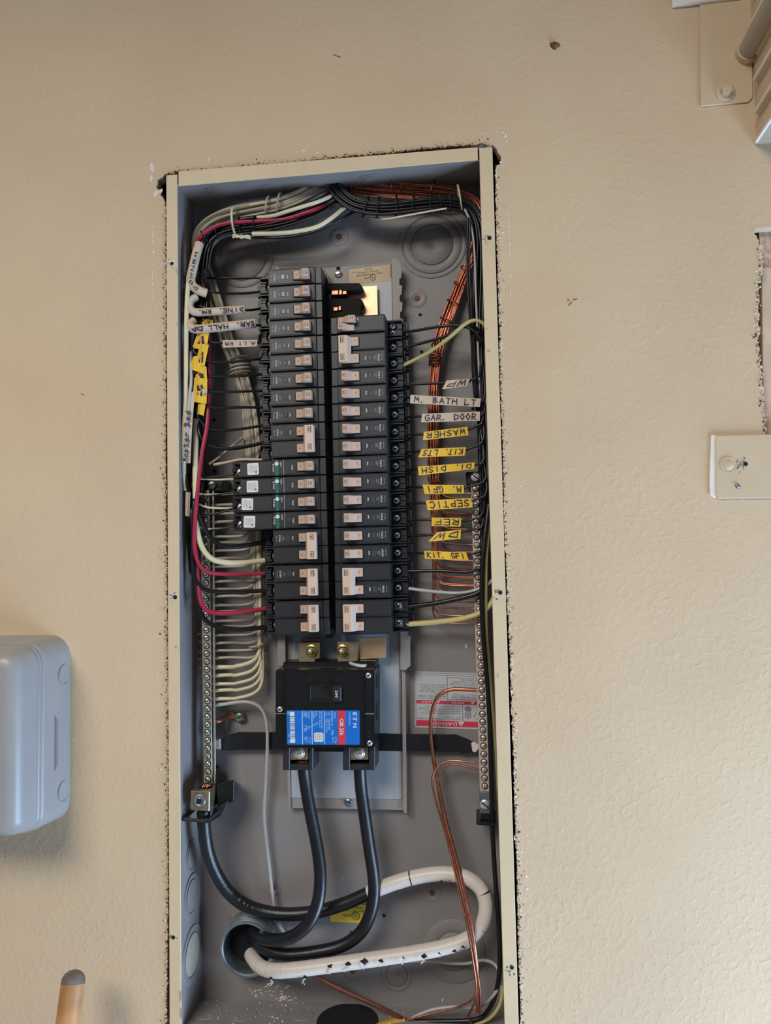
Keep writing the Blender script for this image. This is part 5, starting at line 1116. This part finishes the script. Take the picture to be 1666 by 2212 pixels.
# ================================================================ things on the wall around the panel
# grey plastic box at left
XB0 = P(-330, 1450, 0).x; XB1 = P(152, 1450, 0).x; ZB1 = P(60, 1372, 0).z; ZB0 = P(60, 1772, 0).z
def rr2(x0, x1, z0, z1, r, n=7):
    out = []
    for cx, cz, st in ((x1-r, z1-r, 0), (x0+r, z1-r, 90), (x0+r, z0+r, 180), (x1-r, z0+r, 270)):
        for i in range(n+1): t = math.radians(st+90*i/n); out.append((cx+r*math.cos(t), cz+r*math.sin(t)))
    return out
def loft(levels, cap=True):
    mb = MB(); rings = []
    for ins, y, r in levels: rings.append([(x, y, z) for x, z in rr2(XB0+ins, XB1-ins, ZB0+ins, ZB1-ins, max(.003, r))])
    n = len(rings[0]); v = [p for r_ in rings for p in r_]; f = []
    for k in range(len(rings)-1):
        for i in range(n): j = (i+1) % n; f.append((k*n+i, k*n+j, (k+1)*n+j, (k+1)*n+i))
    f.append(tuple((len(rings)-1)*n+i for i in range(n))); return mb.add(v, f)
GBX = root('grey_utility_box', Vector(((XB0+XB1)/2, 0, ZB0)), 'rounded grey plastic utility box on the wall at left', 'utility box')
part('base', loft([(0, 0, .024), (.0005, -.004, .024), (.003, -.045, .022), (.004, -.050, .022), (.006, -.051, .021)]), M_GREYBOX, GBX, smooth=True)
part('lid', loft([(.0050, -.0500, .022), (.0040, -.0520, .022), (.0048, -.0545, .021), (.0056, -.0555, .021), (.0050, -.0565, .021), (.0060, -.0590, .020), (.0090, -.0740, .018), (.0115, -.0810, .016), (.0165, -.0860, .014), (.0230, -.0875, .010)]), M_GREYBOX, GBX, smooth=True)
for yy, zc in ((-.012, P(132, 1456, 0).z), (-.012, P(122, 1704, 0).z)):
    c = Vector((XB1-.0012, yy, zc+(.001))); mb = MB().lathe([(.0102, 0), (.0106, .0009), (.0112, .0009), (.0113, -.0004)], c, ax=(1, 0, 0), n=30, cap=False); part('screw_cover', mb, M_GREYBOX, GBX)
z0, z1 = P(100, 1660, -.02).z, P(100, 1543, -.02).z
mb = MB().prism([(-.029, z0), (-.0235, z0+.006), (-.0235, z1-.006), (-.029, z1)], XB1-.0026, XB1-.0012, 'x'); part('grip_recess', mb, M_GREYBOX2, GBX, label='shallow grip recess in the side')
# wooden handle leaning at the lower left
p1 = P(158, 2122, -.06); p0 = Vector((p1.x+.02, -.38, 0)); d = (p1-p0).normalized()
o = root('wooden_pole', p0, 'varnished wooden broom handle leaning against the wall at lower left', 'wooden handle')
part('pole', MB().tube([p0, p0.lerp(p1, .5), p1], .0118, 18), M_WOOD, o, smooth=True)
part('rounded_tip', MB().tube([p1-d*.001, p1+d*.004, p1+d*.008, p1+d*.0105, p1+d*.0115], [.0119, .0114, .0092, .0055, .0015], 18), M_WOODD, o, smooth=True, label='weathered grey tip')
# plate with keyhole at right, over the cut-out with bare boards
PL = root('metal_strap_plate', P(1600, 1075, 0), 'beige painted metal strap with a round boss at the right edge', 'metal plate')
part('plate', MB().slab([P(x, y, -.003) for x, y in ((1549, 941), (1666, 938), (1790, 936), (1790, 1074), (1666, 1076), (1552, 1077), (1547, 1072), (1546, 946))], .003), M_METALP, PL, bevel=.0006)
part('paint_edge', MB().slab([P(x, y, -.0018) for x, y in ((1537, 940), (1547, 940), (1548, 1075), (1543, 1077), (1535, 1070), (1534, 1030))], .0018), M_WHITE, PL, label='white paint along the edge of the plate')
s = pxs(1575, 1005, 0); c = P(1574, 1005, -.003)
part('boss', MB().lathe([(18.5*s, 0), (18*s, .001), (16*s, .0012), (14.5*s, .0004), (12.5*s, .0005), (11.5*s, .0012), (.0003, .0013)], c, n=30, cap=False), M_METALP, PL, smooth=True)
k = MB(); 
for i in range(26): chip(k, 1594+random.gauss(6, 6), 1003+random.gauss(0, 6), random.uniform(2, 6), random.uniform(2, 5), -.0034)
part('worn_patch', k, M_GALV, PL); part('keyhole', MB().lathe([(4.6*s, 0), (4.6*s, .0006)], P(1611, 1002, -.0034), n=12), M_DARK, PL); part('rivet', MB().lathe([(5.5*s, 0), (5*s, .0012), (2*s, .0018)], P(1594, 1050, -.003), n=16), M_GALV, PL, smooth=True)
BD = root('bare_board', P(1680, 935, .012), 'rough painted board seen in the ragged cut at the right edge', 'board')
part('board', MB().slab([P(x, y, .010) for x, y in ((1646, 578), (1820, 575), (1820, 985), (1652, 985))], .012), M_BOARD, BD)
part('fibre_strip', MB().slab([P(x, y, .012) for x, y in ((1640, 500), (1820, 498), (1820, 576), (1646, 578))], .012), M_CRUMB, BD, label='torn fibrous strip above the board')
part('cavity_corner', MB().slab([P(x, y, .013) for x, y in ((1626, 488), (1820, 486), (1820, 500), (1640, 508), (1630, 515))], .012), M_GAP, BD)
# bracket plate, standing pipe and louvered box at the upper right
BP = root('painted_bracket', P(1570, 226, 0), 'thin painted bracket plate with a hex bolt at the upper right', 'bracket')
part('plate', MB().slab([P(x, y, -.0022) for x, y in ((1512, -120), (1625, -125), (1626, 210), (1617, 220), (1514, 229))], .0022), M_METALP, BP, bevel=.0004)
s = pxs(1570, 198, 0)
part('washer', MB().lathe([(21*s, 0), (21*s, .0012), (19*s, .0018)], P(1567, 200, -.0022), n=28), M_METALP, BP, smooth=True); part('bolt_head', MB().lathe([(13.5*s, .0018), (13.5*s, .0072), (11.5*s, .0082)], P(1567, 200, -.0022), n=6), M_METALP, BP)
p0 = P(1612, 118, 0); PIPE = root('painted_pipe', p0, 'short painted pipe standing out from the wall at upper right', 'pipe')
part('pipe', MB().tube([p0, p0+Vector((0, -.12, 0)), p0+Vector((0, -.30, 0))], .0105, 22), M_METALG, PIPE, smooth=True)
part('collar', MB().tube([p0+Vector((0, .0, 0)), p0+Vector((0, -.010, 0))], .0125, 22), M_METALP, PIPE, smooth=True)
c = P(1636, 128, -.003); part('connector', MB().tube([c+Vector((-.004, 0, 0)), c+Vector((.012, -.004, 0))], .0042, 14), M_METALP, PIPE, smooth=True)
LX = P(1628, 250, 0).x; zb = P(1629, 312, 0).z
LV = root('louvered_metal_box', Vector((LX+.12, 0, zb)), 'louvered beige metal box projecting from the wall at the upper right edge', 'metal box')
part('case', MB().box(LX+.002, LX+.26, -.24, 0, zb+.003, zb+.36), M_METALP, LV, bevel=.001)
part('bottom_lip', MB().box(LX-.0005, LX+.26, -.24, 0, zb, zb+.0018), M_METALG, LV)
part('lip_edge_glint', MB().box(LX-.0012, LX+.0014, -.235, -.004, zb-.0004, zb+.0022), M_WHITE, LV)  # bright sky glint along the bottom edge, painted as a white strip
for i in range(9):
    z = zb+.031+i*.0305 if i else zb+.028; mb = MB(); y0, y1 = -.012-.001*i, -.225
    mb.add([(LX+.002, y0, z), (LX-.004, y0-.004, z-.0008), (LX-.004, y1+.004, z-.0008), (LX+.002, y1, z), (LX+.002, y0, z-.004), (LX+.002, y1, z-.004)], [(0, 1, 2, 3), (1, 4, 5, 2), (0, 4, 1), (3, 2, 5)]); part('louver', mb, M_METALP, LV)
    mb = MB().box(LX-.0046, LX-.0026, y1+.004, y0-.004, z-.0020, z+.0002); part('louver_edge_glint', mb, M_WHITE, LV)  # sky reflection on the louver edges put into the white colour
top('white_cover', MB().slab([P(x, y, -.006) for x, y in ((1453, 10), (1452, -160), (1600, -175), (1600, -6))], .006), M_WHITE, 'white painted cover edge at the top of the wall', 'cover', bevel=.001)
# dry husk stuck to the wall
c = P(1200, 98, 0); mb = MB()
mb.add([c+Vector(p) for p in ((-.006, 0, .003), (-.001, 0, .0045), (.004, 0, .0025), (.0055, 0, -.001), (.002, 0, -.003), (-.0005, 0, -.0055), (-.003, 0, -.004), (-.0055, 0, -.001), (-.001, -.004, .0015), (.001, -.005, -.001), (-.0015, -.0025, -.003))],
       [(0, 1, 8), (1, 2, 8), (2, 9, 8), (2, 3, 9), (3, 4, 9), (4, 5, 10), (4, 10, 9), (5, 6, 10), (6, 7, 10), (7, 0, 8), (7, 8, 10), (8, 9, 10)])
top('dry_husk', mb, M_BROWN, 'small brown dry husk stuck high on the wall', 'husk')
